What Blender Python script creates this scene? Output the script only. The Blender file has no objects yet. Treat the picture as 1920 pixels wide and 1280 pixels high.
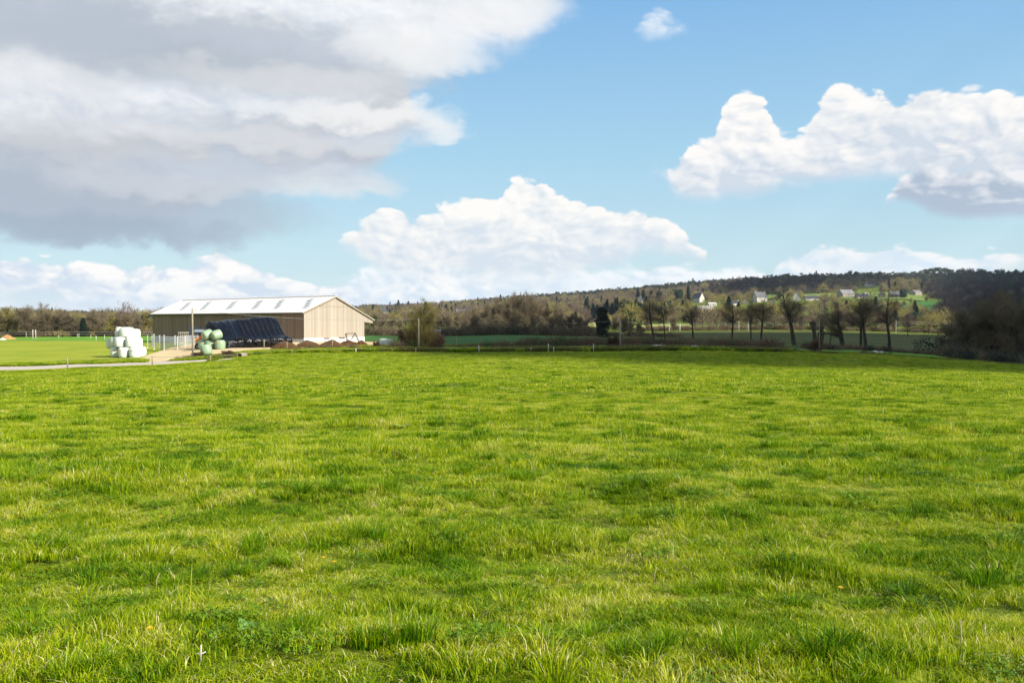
import bpy, math, random
import numpy as np
from mathutils import Vector, Matrix, Euler, noise as mnoise

# ------------------------------------------------------------------ camera, world, sun, exposure
S = bpy.context.scene
C = S.collection
R = math.radians
F = 1493.0; HZ = 602.0; EYE = 1.7
PITCH = math.atan((640 - HZ) / F)
cam_d = bpy.data.cameras.new('camera'); cam = bpy.data.objects.new('camera', cam_d); C.objects.link(cam)
cam_d.sensor_width = 36; cam_d.lens = 36 * F / 1920; cam_d.clip_end = 60000; cam_d.clip_start = 0.1
cam.location = (0, 0, EYE); cam.rotation_euler = (R(90) - PITCH, 0, 0)
S.camera = cam
S.render.engine = 'CYCLES'
S.cycles.max_bounces = 6; S.cycles.transparent_max_bounces = 8; S.cycles.volume_bounces = 0
S.view_settings.view_transform = 'Standard'; S.view_settings.look = 'None'
S.view_settings.gamma = 1.0; S.view_settings.use_curve_mapping = False
S.view_settings.exposure = 1.22
SUN_EL = R(33); SUN_AZ = math.atan2(0.87, -0.5)          # from +Y clockwise
sun_dir = Vector((math.sin(SUN_AZ) * math.cos(SUN_EL), math.cos(SUN_AZ) * math.cos(SUN_EL), math.sin(SUN_EL)))
sd = bpy.data.lights.new('sun', 'SUN'); sun = bpy.data.objects.new('sun', sd); C.objects.link(sun)
sd.energy = 5.0; sd.angle = R(0.55); sd.color = (1.0, 0.93, 0.82)
sun.rotation_euler = sun_dir.to_track_quat('Z', 'Y').to_euler()

W = bpy.data.worlds.new('World'); S.world = W; W.use_nodes = True
W.cycles.sampling_method = 'MANUAL'; W.cycles.sample_map_resolution = 512


class NT:
    """small helper to write node trees as expressions"""
    def __init__(s, nt): s.nt = nt
    def n(s, t, **kw):
        nd = s.nt.nodes.new(t)
        for k, v in kw.items(): setattr(nd, k, v)
        return nd
    def put(s, sock, v):
        if isinstance(v, bpy.types.NodeSocket): s.nt.links.new(v, sock)
        else: sock.default_value = v
    def m(s, op, a, b=0.0, c=0.0, clamp=False):
        nd = s.n('ShaderNodeMath', operation=op, use_clamp=clamp)
        s.put(nd.inputs[0], a)
        s.put(nd.inputs[1], b)
        if len(nd.inputs) > 2: s.put(nd.inputs[2], c)
        return nd.outputs[0]
    def vm(s, op, a, b=(0, 0, 0)):
        nd = s.n('ShaderNodeVectorMath', operation=op); s.put(nd.inputs[0], a); s.put(nd.inputs[1], b)
        return nd.outputs[0]
    def noise(s, vec, scale, detail=4, rough=0.5, dist=0.0, color=False, lac=2.0):
        nd = s.n('ShaderNodeTexNoise'); s.put(nd.inputs['Vector'], vec)
        nd.inputs['Scale'].default_value = scale; nd.inputs['Detail'].default_value = detail
        nd.inputs['Roughness'].default_value = rough; nd.inputs['Distortion'].default_value = dist
        nd.inputs['Lacunarity'].default_value = lac
        return nd.outputs['Color' if color else 'Fac']
    def mixc(s, f, a, b, blend='MIX'):
        nd = s.n('ShaderNodeMix', data_type='RGBA', blend_type=blend)
        s.put(nd.inputs[0], f)
        for sock, v in ((nd.inputs[6], a), (nd.inputs[7], b)):
            if isinstance(v, tuple) and len(v) == 3: v = v + (1.0,)
            s.put(sock, v)
        return nd.outputs[2]
    def ss(s, v, a, b):
        nd = s.n('ShaderNodeMapRange', interpolation_type='SMOOTHSTEP')
        s.put(nd.inputs[0], v); s.put(nd.inputs[1], a); s.put(nd.inputs[2], b)
        nd.inputs[3].default_value = 0; nd.inputs[4].default_value = 1
        return nd.outputs[0]
    def lin(s, v, a, b, c=0.0, d=1.0):
        nd = s.n('ShaderNodeMapRange'); s.put(nd.inputs[0], v); s.put(nd.inputs[1], a); s.put(nd.inputs[2], b)
        nd.inputs[3].default_value = c; nd.inputs[4].default_value = d
        return nd.outputs[0]


def ramp(t, fac, stops):
    nd = t.n('ShaderNodeValToRGB'); e = nd.color_ramp.elements
    while len(e) < len(stops): e.new(0.5)
    for i, (p, c) in enumerate(stops): e[i].position = p; e[i].color = tuple(c) + (1,)
    t.put(nd.inputs[0], fac); return nd.outputs[0]


def px_dir(px, py):
    a = (px - 960) / F; b = (640 - py) / F
    d = Vector((a, math.cos(PITCH) + b * math.sin(PITCH), -math.sin(PITCH) + b * math.cos(PITCH)))
    return d.normalized()


def px_azel(px, py):
    d = px_dir(px, py)
    return math.degrees(math.atan2(d.x, d.y)), math.degrees(math.asin(d.z))


def build_world():
    t = NT(W.node_tree); W.node_tree.nodes.clear()
    co = t.n('ShaderNodeTexCoord').outputs['Generated']
    D = t.vm('NORMALIZE', co)
    sp = t.n('ShaderNodeSeparateXYZ'); t.put(sp.inputs[0], D); x, y, z = sp.outputs
    az = t.m('MULTIPLY', t.m('ARCTAN2', x, y), 180 / math.pi)
    el = t.m('MULTIPLY', t.m('ARCSINE', z), 180 / math.pi)
    azn = t.m('DIVIDE', t.m('ADD', az, 50.0), 100.0, clamp=True)
    sky = t.n('ShaderNodeTexSky', sky_type='NISHITA'); sky.sun_disc = False
    sky.sun_elevation = SUN_EL; sky.sun_rotation = SUN_AZ
    sky.air_density = 1.0; sky.dust_density = 0.6; sky.ozone_density = 1.6
    skyc = sky.outputs[0]
    SKY = 0.075
    skyc = t.mixc(1.0, skyc, (SKY,) * 3, 'MULTIPLY')
    # thin milky layer towards the horizon
    grad = ramp(t, t.lin(el, -1.0, 40.0), [(0.0, (.385, .500, .520)), (0.14, (.335, .485, .540)), (0.32, (.240, .430, .560)), (0.60, (.125, .305, .550)), (1.0, (.070, .205, .47))])
    skyc = t.mixc(0.78, skyc, grad)
    ground = (0.16, 0.19, 0.12)

    # turbulence used to push the cloud outlines about
    st = t.vm('MULTIPLY', D, (1.0, 1.0, 1.7))
    warp = t.noise(st, 5.0, 3, 0.55, color=True)
    warp2 = t.vm('SCALE', t.vm('SUBTRACT', warp, (0.5, 0.5, 0.5)))
    warp2.node.inputs['Scale'].default_value = 0.10
    P = t.vm('ADD', st, warp2)
    big = t.noise(P, 7.0, 8, 0.56)
    fine = t.noise(P, 20.0, 8, 0.55)
    off = px_dir(1500, 250) - px_dir(1350, 420)          # towards the sunlit side: up and to the right
    o1 = tuple(off * 0.22); o2 = tuple(off * 0.07)
    bigS = t.noise(t.vm('ADD', P, o1), 7.0, 5, 0.5)
    fineS = t.noise(t.vm('ADD', P, o2), 20.0, 6, 0.5)
    emb = t.m('ADD', t.m('MULTIPLY', t.m('SUBTRACT', big, bigS), 2.2),
              t.m('MULTIPLY', t.m('SUBTRACT', fine, fineS), 2.0))
    vor = t.n('ShaderNodeTexVoronoi', feature='F1'); t.put(vor.inputs['Vector'], P)
    vor.inputs['Scale'].default_value = 26.0
    vor.inputs['Detail'].default_value = 2.0; vor.inputs['Roughness'].default_value = 0.55
    vor2 = t.n('ShaderNodeTexVoronoi', feature='F1'); t.put(vor2.inputs['Vector'], t.vm('ADD', P, tuple(off * 0.10)))
    vor2.inputs['Scale'].default_value = 26.0
    vor2.inputs['Detail'].default_value = 2.0; vor2.inputs['Roughness'].default_value = 0.55
    pemb = t.m('SUBTRACT', vor2.outputs['Distance'], vor.outputs['Distance'])
    puff = t.m('SUBTRACT', 0.62, vor.outputs['Distance'])      # cauliflower bumps

    def curve(pts, which):
        nd = t.n('ShaderNodeFloatCurve'); nd.inputs['Factor'].default_value = 1; t.put(nd.inputs['Value'], azn)
        cv = nd.mapping.curves[0]
        q = []
        for px, py in pts:
            a, e = px_azel(px, py); q.append(((a + 50) / 100, (e + 10) / 60))
        q.sort()
        while len(cv.points) < len(q): cv.points.new(0.5, 0.5)
        for i, (a, b) in enumerate(q):
            cv.points[i].location = (a, b); cv.points[i].handle_type = 'AUTO_CLAMPED'
        nd.mapping.use_clip = False; nd.mapping.update()
        return t.m('SUBTRACT', t.m('MULTIPLY', nd.outputs[0], 60.0), 10.0)

    col = skyc

    def bank(top, bot, amp, namp, soft_t, soft_b, white, grey, op=1.0, gshape=1.0, k_emb=2.4, gb=0.0, kp=0.5):
        nonlocal col
        T = curve(top, 0); B = curve(bot, 0)
        wob = t.m('ADD', t.m('MULTIPLY', t.m('SUBTRACT', big, 0.5), amp * 2),
                  t.m('MULTIPLY', t.m('SUBTRACT', fine, 0.5), namp * 2))
        pf = t.m('MULTIPLY', t.m('SUBTRACT', puff, 0.2), namp * 1.6)
        dt = t.m('ADD', t.m('ADD', t.m('SUBTRACT', T, el), wob), pf)
        db = t.m('ADD', t.m('SUBTRACT', el, B), wob)
        a = t.m('MULTIPLY', t.ss(dt, 0.0, soft_t), t.ss(db, 0.0, soft_b))
        thick = t.m('MAXIMUM', t.m('SUBTRACT', T, B), 0.6)
        h = t.m('DIVIDE', t.m('SUBTRACT', T, el), thick)               # 0 at top, 1 at base
        f = t.m('SUBTRACT', 1.0 + gb, t.m('MULTIPLY', t.m('POWER', t.m('MAXIMUM', h, 0.0), 1.3), gshape))
        f = t.m('ADD', f, t.m('MULTIPLY', emb, k_emb * 0.62))
        f = t.m('ADD', f, t.m('MULTIPLY', pemb, kp * 1.7))
        f = t.m('ADD', f, t.m('MULTIPLY', t.m('SUBTRACT', puff, 0.25), kp), clamp=True)
        cc = t.mixc(f, grey, white)
        a = t.m('MULTIPLY', a, op)
        col = t.mixc(a, col, cc)

    Wt = (0.66, 0.64, 0.605); Gr = (0.40, 0.46, 0.535)
    cloudA = [None]
    def blob(px, py, rx, ry, c, op):
        nonlocal col
        a, e = px_azel(px, py); sx, sy = rx / 26.0, ry / 26.0
        wx = t.m('ADD', t.m('SUBTRACT', az, a), t.m('MULTIPLY', t.m('SUBTRACT', big, .5), 14.0))
        wy = t.m('ADD', t.m('SUBTRACT', el, e), t.m('MULTIPLY', t.m('SUBTRACT', fine, .5), 3.5))
        q = t.m('ADD', t.m('POWER', t.m('ABSOLUTE', t.m('DIVIDE', wx, sx)), 2.0), t.m('POWER', t.m('ABSOLUTE', t.m('DIVIDE', wy, sy)), 2.0))
        k = t.m('MULTIPLY', t.ss(q, 1.0, 0.0), op)
        col = t.mixc(k, col, c)
    def softs():
        for b in ((120, 385, 460, 80, (0.258, 0.297, 0.353), .85), (120, 428, 330, 34, (0.215, 0.267, 0.327), .85), (150, 255, 260, 45, (0.396, 0.400, 0.413), .5), (470, 262, 300, 30, (0.486, 0.486, 0.491), .6),
                  (640, 212, 260, 36, (0.594, 0.585, 0.576), .8), (600, 345, 180, 32, (0.486, 0.491, 0.500), .75), (480, 320, 280, 30, (0.361, 0.404, 0.464), .6), (300, 345, 180, 30, (0.468, 0.477, 0.495), .4), (820, 245, 110, 26, (0.594, 0.585, 0.576), .7),
                  (690, 260, 130, 22, (0.404, 0.447, 0.499), .5)): blob(*b)
    def softs2():
        for b in ((300, 85, 640, 85, (0.275, 0.310, 0.353), .95), (100, 40, 300, 60, (0.301, 0.335, 0.391), .7), (620, 95, 300, 34, (0.344, 0.378, 0.430), .6), (800, 100, 180, 60, (0.594, 0.590, 0.585), .7), (950, 30, 170, 50, (0.558, 0.558, 0.562), .7), (560, 150, 260, 30, (0.468, 0.468, 0.477), .6), (60, 150, 200, 40, (0.468, 0.473, 0.486), .5)): blob(*b)
    # far low layers first, near ones last
    bank([(-600, 500), (0, 520), (400, 520), (640, 505), (700, 485), (1050, 478), (1300, 480), (1450, 488), (1600, 520), (1920, 500), (2400, 500)],
         [(-600, 640), (2400, 640)], 0.9, 0.7, 0.9, 2.0, (0.60, 0.615, 0.625), (0.43, 0.50, 0.56), 0.95, 0.5, 3.0)
    bank([(-600, 440), (0, 452), (100, 470), (200, 478), (300, 480), (380, 468), (430, 455), (500, 492), (600, 520), (700, 545), (760, 600), (2400, 620)],
         [(-600, 575), (0, 570), (200, 575), (330, 592), (450, 596), (560, 590), (640, 580), (760, 610), (2400, 620)],
         0.8, 0.7, 0.30, 1.2, Wt, Gr, 1.0, 0.55, 3.2, 0.05)
    bank([(-600, 570), (0, 548), (90, 545), (130, 585), (240, 560), (290, 560), (300, 590), (520, 600), (640, 550), (700, 535), (760, 510), (860, 508), (960, 530), (1010, 545), (1100, 575), (1200, 600), (2400, 620)],
         [(-600, 600), (60, 595), (260, 600), (700, 575), (1000, 585), (1150, 600), (2400, 605)],
         0.5, 0.5, 0.35, 1.0, Wt, (0.42, 0.49, 0.56), 0.9, 0.7, 3.0)
    bank([(-600, 640), (1380, 560), (1440, 505), (1475, 468), (1500, 466), (1560, 455), (1700, 450), (1800, 456), (1860, 458), (1920, 470), (2100, 470), (2400, 480)],
         [(-600, 650), (1400, 570), (1450, 545), (1600, 545), (1860, 530), (1920, 515), (2400, 515)],
         0.5, 0.5, 0.35, 1.2, (0.62, 0.61, 0.60), (0.44, 0.51, 0.58), 0.85, 0.8, 2.6)
    # centre cumulus
    bank([(-600, 700), (560, 480), (640, 428), (690, 392), (712, 372), (745, 372), (775, 388), (850, 360), (935, 352), (950, 328), (985, 320), (1015, 326), (1035, 348), (1080, 356), (1110, 372), (1180, 378), (1240, 392), (1270, 410), (1330, 470), (1500, 600), (2400, 700)],
         [(-600, 660), (600, 455), (650, 478), (700, 515), (850, 535), (1000, 540), (1100, 525), (1240, 490), (1290, 490), (1400, 540), (2400, 600)],
         0.40, 0.65, 0.36, 1.5, (0.625, 0.61, 0.585), (0.42, 0.47, 0.52), 1.0, 1.0, 1.8, 0.10, 0.34)
    # right cumulus and the darker lobe under it
    bank([(-600, 700), (1150, 380), (1215, 305), (1270, 285), (1300, 248), (1345, 215), (1362, 172), (1400, 150), (1435, 165), (1458, 225), (1480, 232), (1515, 205), (1550, 155), (1570, 132), (1600, 148), (1640, 146), (1700, 160), (1740, 148), (1820, 145), (1920, 152), (2100, 170), (2400, 120)],
         [(-600, 650), (1150, 340), (1230, 335), (1265, 370), (1350, 384), (1420, 376), (1500, 358), (1620, 350), (1720, 345), (1920, 355), (2400, 355)],
         0.34, 0.7, 0.44, 1.2, (0.62, 0.605, 0.585), (0.395, 0.44, 0.50), 1.0, 1.1, 1.9, 0.14, 0.34)
    bank([(-600, 800), (1600, 480), (1670, 350), (1715, 305), (1780, 298), (1850, 300), (1920, 290), (2100, 280), (2400, 300)],
         [(-600, 780), (1600, 430), (1680, 385), (1760, 408), (1850, 418), (1920, 418), (2400, 412)],
         0.45, 0.5, 0.5, 0.8, (0.55, 0.555, 0.57), (0.27, 0.325, 0.40), 1.0, 1.15, 1.5)
    bank([(-600, 800), (1240, 420), (1265, 355), (1310, 352), (1350, 360), (1400, 420), (2400, 800)],
         [(-600, 790), (1240, 390), (1260, 375), (1350, 378), (1400, 390), (2400, 780)],
         0.3, 0.4, 0.6, 0.6, (0.54, 0.56, 0.58), Gr, 0.8, 0.6, 2.0)
    # small scraps
    bank([(-600, 300), (1160, 90), (1190, 40), (1225, 8), (1265, 12), (1300, 40), (1330, 90), (2400, 300)],
         [(-600, 280), (1150, 60), (1190, 78), (1240, 82), (1300, 66), (1330, 60), (2400, 280)],
         0.8, 0.7, 1.2, 1.2, (0.57, 0.59, 0.61), (0.44, 0.51, 0.58), 0.8, 0.7, 1.4)
    bank([(-600, 700), (340, 470), (385, 432), (430, 415), (470, 412), (500, 440), (540, 470), (2400, 700)],
         [(-600, 690), (340, 440), (390, 455), (470, 448), (530, 450), (2400, 690)],
         0.7, 0.7, 0.8, 0.8, (0.42, 0.47, 0.55), (0.36, 0.42, 0.51), 0.8, 0.6, 1.0)
    # the large grey sheet on the left
    GW = (0.375, 0.39, 0.415); GG = (0.265, 0.305, 0.36)
    bank([(-600, -420), (600, -420), (740, -60), (768, 150), (790, 192), (835, 215), (885, 238), (915, 262), (1000, 420), (1100, 560), (2400, 700)],
         [(-600, 430), (0, 444), (150, 450), (290, 440), (360, 418), (420, 398), (500, 382), (620, 360), (700, 338), (742, 300), (760, 280), (820, 268), (900, 256), (1000, 380), (1100, 520), (2400, 660)],
         0.8, 0.6, 1.3, 1.6, GW, GG, 1.0, 0.25, 1.25, -0.28, 0.12)
    softs()
    bank([(-600, -420), (1000, -420), (1060, -200), (1110, -20), (1200, 60), (2400, 300)],
         [(-600, 240), (600, 240), (760, 190), (800, 168), (860, 150), (920, 128), (960, 118), (985, 104), (1010, 88), (1040, 55), (1065, 25), (1090, 0), (1120, -60), (2400, -200)],
         1.1, 0.9, 1.0, 3.2, (0.585, 0.59, 0.60), (0.375, 0.42, 0.485), 1.0, 0.30, 1.3, -0.10, 0.15)
    softs2()
    # rest of the sky, out of frame: the same kind of broken cumulus
    zz = t.m('MAXIMUM', z, 0.06)
    cc = t.n('ShaderNodeCombineXYZ'); t.put(cc.inputs[0], t.m('DIVIDE', x, zz)); t.put(cc.inputs[1], t.m('DIVIDE', y, zz))
    gn = t.noise(cc.outputs[0], 0.55, 6, 0.55)
    outm = t.m('MAXIMUM', t.ss(t.m('ABSOLUTE', az), 36.0, 46.0), t.ss(el, 30.0, 42.0))
    gcol = t.mixc(t.ss(gn, 0.42, 0.6), skyc, t.mixc(t.ss(gn, 0.5, 0.75), (0.75, 0.75, 0.75), (0.45, 0.5, 0.58)))
    col = t.mixc(outm, col, gcol)
    col = t.mixc(t.ss(el, -0.2, -1.5), col, ground)
    bg = t.n('ShaderNodeBackground'); t.put(bg.inputs[0], col); bg.inputs[1].default_value = 0.70
    out = t.n('ShaderNodeOutputWorld'); t.put(out.inputs[0], bg.outputs[0])


build_world()

# ------------------------------------------------------------------ terrain function
YK = [4, 10, 20, 40, 60, 75, 85, 95, 105, 115, 130, 150, 200, 300, 450, 700, 1000, 1500, 2200, 3000, 4500, 9000, 20000]
N3 = [1236, 897, 787]
COLS = {
    -900: N3 + [735, 708, 699, 684, 677, 671, 664, 655, 646, 637, 632, 625, 616, 607, 594, 592, 600, 601, 600, 577],
    0: N3 + [733, 708, 699, 684, 677, 671, 664, 655, 646, 637, 632, 624, 616, 607, 595, 593, 600, 601, 600, 574],
    285: N3 + [731, 705, 691, 680, 669, 661, 654, 648, 643, 634, 630, 624, 616, 610, 600, 597, 601, 601, 600, 590],
    420: N3 + [730, 703, 688, 678, 657, 649, 645, 641, 636, 632, 628, 622, 615, 608, 600, 596, 600, 600, 600, 598],
    560: N3 + [729, 701, 686, 677, 667, 655, 648, 641, 637, 632, 628, 622, 614, 606, 597, 590, 588, 592, 600, 600],
    690: N3 + [728, 700, 685, 675, 667, 658, 650, 643, 638, 633, 629, 622, 612, 604, 592, 582, 577, 580, 598, 600],
    800: N3 + [727, 698, 683, 673, 666, 662, 658, 650, 643, 637, 632, 625, 612, 602, 590, 579, 575, 579, 598, 600],
    960: N3 + [726, 697, 681, 671, 665, 661, 659, 650, 642, 635, 629, 620, 608, 598, 583, 567, 560, 568, 598, 600],
    1100: N3 + [726, 697, 681, 671, 665, 661, 658, 648, 643, 638, 633, 622, 610, 598, 578, 557, 551, 562, 598, 600],
    1200: N3 + [727, 698, 682, 671, 664, 660, 657, 648, 644, 640, 633, 622, 608, 592, 568, 547, 543, 557, 598, 600],
    1350: N3 + [728, 699, 684, 673, 665, 660, 658, 650, 646, 644, 636, 620, 606, 586, 556, 532, 534, 552, 598, 600],
    1500: N3 + [729, 700, 686, 676, 668, 663, 661, 656, 652, 649, 637, 620, 602, 580, 548, 523, 525, 548, 598, 600],
    1650: N3 + [731, 702, 688, 679, 671, 667, 665, 662, 659, 654, 641, 624, 602, 577, 545, 521, 523, 548, 598, 600],
    1780: N3 + [733, 704, 691, 683, 677, 674, 674, 671, 667, 661, 646, 628, 604, 578, 546, 520, 522, 548, 598, 600],
    1920: N3 + [735, 707, 696, 690, 686, 686, 688, 690, 684, 673, 651, 631, 606, 580, 546, 520, 522, 548, 598, 600],
    2700: N3 + [738, 712, 704, 698, 694, 694, 696, 696, 690, 676, 653, 632, 606, 580, 546, 520, 522, 548, 598, 600],
}
_pk = sorted(COLS); _sk = np.log(YK)
_SG = np.linspace(math.log(3.9), math.log(20500), 420); _PG = np.linspace(-900, 2700, 241)
_T = np.array([[(v - HZ) / F for v in COLS[p]] for p in _pk])
_T1 = np.array([np.interp(_SG, _sk, r) for r in _T])
_G = np.array([np.interp(_PG, _pk, _T1[:, j]) for j in range(len(_SG))]).T


def _blur(a, ax, n):
    k = np.hanning(2 * n + 3)[1:-1]; k /= k.sum()
    p = [(0, 0), (0, 0)]; p[ax] = (n, n)
    b = np.pad(a, p, mode='edge')
    return np.apply_along_axis(lambda v: np.convolve(v, k, 'valid'), ax, b)


# blur heights, not slopes, along distance so that the near ground stays true
_Zg = EYE - _G * np.exp(_SG)[None, :]
_Zg = _blur(_blur(_Zg, 0, 4), 1, 4)


_RT = np.random.RandomState(77).uniform(-1, 1, (256, 256))


def vn2(x, y):
    x = np.asarray(x, float); y = np.asarray(y, float); i = np.floor(x).astype(int); j = np.floor(y).astype(int); a = x - i; b = y - j
    a = a * a * (3 - 2 * a); b = b * b * (3 - 2 * b); i0 = i % 256; i1 = (i + 1) % 256; j0 = j % 256; j1 = (j + 1) % 256
    return (_RT[i0, j0] * (1 - a) * (1 - b) + _RT[i1, j0] * a * (1 - b) + _RT[i0, j1] * (1 - a) * b + _RT[i1, j1] * a * b)


def hummocks(x, y):
    """small ridges and tussock mounds of the pasture"""
    f = np.clip((y - 1.5) / 2, 0, 1) * np.clip((75 - y) / 35, 0, 1)
    return f * (.055 * vn2(x * .55 + 3, y * 1.25 + .3 * np.sin(x * .5)) + .040 * vn2(x * 1.3, y * 2.6 + 40) + .018 * vn2(x * 3.6 + 9, y * 5.0))


def Zn(x, y):
    x = np.asarray(x, float); y = np.asarray(y, float)
    Y = np.clip(y, 4.0, 20000.0)
    px = np.clip(960 + F * x / np.maximum(Y, 30.0), -899, 2699)
    i = (px + 900) / 15.0; j = (np.log(Y) - _SG[0]) / (_SG[1] - _SG[0])
    i0 = np.clip(i.astype(int), 0, 239); j0 = np.clip(j.astype(int), 0, 418)
    fi = i - i0; fj = np.clip(j - j0, 0, 1)
    z = (_Zg[i0, j0] * (1 - fi) * (1 - fj) + _Zg[i0 + 1, j0] * fi * (1 - fj)
         + _Zg[i0, j0 + 1] * (1 - fi) * fj + _Zg[i0 + 1, j0 + 1] * fi * fj)
    # gentle unevenness
    w = np.clip((y - 2) / 8, 0, 1) * 0.035
    z = z + w * (np.sin(x * .9 + 1.3 * np.sin(y * .37)) * np.sin(y * .71 + np.sin(x * .33)) + .6 * np.sin(x * .31 + y * .17))
    return z + hummocks(x, y)


def Z(x, y): return float(Zn(x, y))
def XY(px, Y): return (px - 960) / F * Y, Y


def PT(px, Y, dz=0.0):
    x, y = XY(px, Y); return Vector((x, y, Z(x, y) + dz))


def find(px, py, lo=60, hi=400):
    """distance at which the ground seen in column px lies at row py"""
    Ys = np.exp(np.linspace(math.log(lo), math.log(hi), 600)); xs = (px - 960) / F * Ys
    rows = HZ + F * (EYE - Zn(xs, Ys)) / Ys
    return float(Ys[int(np.argmin(np.abs(rows - py)))])


def at(px, py, lo=60, hi=400, dz=0.0): return PT(px, find(px, py, lo, hi), dz)


def row_of(x, y): return HZ + F * (EYE - Zn(x, y)) / y


EDGE = [(-900, 74), (0, 75.5), (285, 79), (390, 84), (440, 90), (548, 98), (680, 103), (800, 107), (960, 109), (1200, 111), (1450, 113), (1600, 113), (1780, 106), (1920, 101), (2700, 98)]


def field_edge(px): return np.interp(px, [a for a, b in EDGE], [b for a, b in EDGE])


# ------------------------------------------------------------------ object helpers
def link(o, parent=None):
    C.objects.link(o)
    if parent is not None: o.parent = parent
    return o


def tag(o, label=None, cat=None, group=None, kind=None):
    if label: o['label'] = label
    if cat: o['category'] = cat
    if group: o['group'] = group
    if kind: o['kind'] = kind
    return o


def mesh(name, v, f, mats=(), smooth=False, tint=None):
    me = bpy.data.meshes.new(name)
    me.from_pydata([tuple(p) for p in v], [], [tuple(int(i) for i in q) for q in f])
    for m in (mats if isinstance(mats, (list, tuple)) else [mats]): me.materials.append(m)
    if smooth: me.polygons.foreach_set('use_smooth', [True] * len(me.polygons))
    if tint is not None:
        a = me.attributes.new('tint', 'FLOAT', 'POINT'); a.data.foreach_set('value', np.asarray(tint, dtype=np.float32))
    me.update(); return me


def fast_mesh(name, v, f, mats=(), tint=None, smooth=False):
    """v (n,3) array, f (m,3) or (m,4) array"""
    v = np.asarray(v, np.float32); f = np.asarray(f, np.int32); k = f.shape[1]
    me = bpy.data.meshes.new(name)
    me.vertices.add(len(v)); me.vertices.foreach_set('co', v.ravel())
    me.loops.add(f.size); me.loops.foreach_set('vertex_index', f.ravel())
    me.polygons.add(len(f)); me.polygons.foreach_set('loop_start', np.arange(len(f), dtype=np.int32) * k)
    for m in (mats if isinstance(mats, (list, tuple)) else [mats]): me.materials.append(m)
    if smooth: me.polygons.foreach_set('use_smooth', np.ones(len(f), bool))
    me.update(calc_edges=True); me.validate()
    if tint is not None:
        a = me.attributes.new('tint', 'FLOAT', 'POINT'); a.data.foreach_set('value', np.asarray(tint, np.float32))
    return me


def mobj(name, me, parent=None, loc=None):
    o = bpy.data.objects.new(name, me); link(o, parent)
    if loc is not None: o.location = loc
    return o


def empty(name, loc, rz=0.0):
    o = bpy.data.objects.new(name, None); o.empty_display_size = 0.3; link(o)
    o.location = loc; o.rotation_euler = (0, 0, rz); return o


def copy_thing(o, loc, rz=0.0, sc=1.0):
    c = o.copy(); C.objects.link(c); c.location = loc; c.rotation_euler = (0, 0, rz); c.scale = (sc, sc, sc) if not isinstance(sc, tuple) else sc
    for ch in o.children:
        d = ch.copy(); C.objects.link(d); d.parent = c
        for g in ch.children:
            e = g.copy(); C.objects.link(e); e.parent = d
    return c


class MB:
    """collects boxes, tubes and rings into one mesh"""
    def __init__(s): s.v = []; s.f = []
    def add(s, v, f):
        n = len(s.v); s.v += [Vector(p) for p in v]; s.f += [tuple(i + n for i in q) for q in f]; return s
    def box(s, c, size, rz=0.0, bev=0.0):
        cx, cy, cz = c; a, b, h = [q / 2 for q in size]; ca, sa = math.cos(rz), math.sin(rz)
        v = []
        for dz in (-h, h):
            for dx, dy in ((-a, -b), (a, -b), (a, b), (-a, b)):
                v.append((cx + dx * ca - dy * sa, cy + dx * sa + dy * ca, cz + dz))
        return s.add(v, [(3, 2, 1, 0), (4, 5, 6, 7), (0, 1, 5, 4), (1, 2, 6, 5), (2, 3, 7, 6), (3, 0, 4, 7)])
    def tube(s, pts, rad, n=6, cap=True):
        pts = [Vector(p) for p in pts]
        if not isinstance(rad, (list, tuple)): rad = [rad] * len(pts)
        v = []; f = []
        for i, p in enumerate(pts):
            d = (pts[min(i + 1, len(pts) - 1)] - pts[max(i - 1, 0)]).normalized()
            u = d.cross(Vector((0, 0, 1)) if abs(d.z) < 0.9 else Vector((1, 0, 0))).normalized(); w = d.cross(u)
            for k in range(n):
                a = 2 * math.pi * k / n; v.append(p + (u * math.cos(a) + w * math.sin(a)) * rad[i])
        for i in range(len(pts) - 1):
            for k in range(n):
                f.append((i * n + k, i * n + (k + 1) % n, (i + 1) * n + (k + 1) % n, (i + 1) * n + k))
        if cap:
            f.append(tuple(range(n))[::-1]); f.append(tuple(range((len(pts) - 1) * n, len(pts) * n)))
        return s.add(v, f)
    def torus(s, c, R1, r, rot=None, n=20, m=8):
        v = []; f = []
        for i in range(n):
            a = 2 * math.pi * i / n
            for j in range(m):
                b = 2 * math.pi * j / m
                p = Vector(((R1 + r * math.cos(b)) * math.cos(a), (R1 + r * math.cos(b)) * math.sin(a), r * 1.15 * math.sin(b)))
                if rot is not None: p = rot @ p
                v.append(Vector(c) + p)
                f.append((i * m + j, ((i + 1) % n) * m + j, ((i + 1) % n) * m + (j + 1) % m, i * m + (j + 1) % m))
        return s.add(v, f)
    def build(s, name, mat, parent=None, smooth=False, loc=None):
        return mobj(name, mesh(name, s.v, s.f, mat, smooth), parent, loc)


# ------------------------------------------------------------------ materials
ALB = 0.64


def new_mat(name):
    m = bpy.data.materials.new(name); m.use_nodes = True; m.node_tree.nodes.clear()
    return m, NT(m.node_tree)


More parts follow.
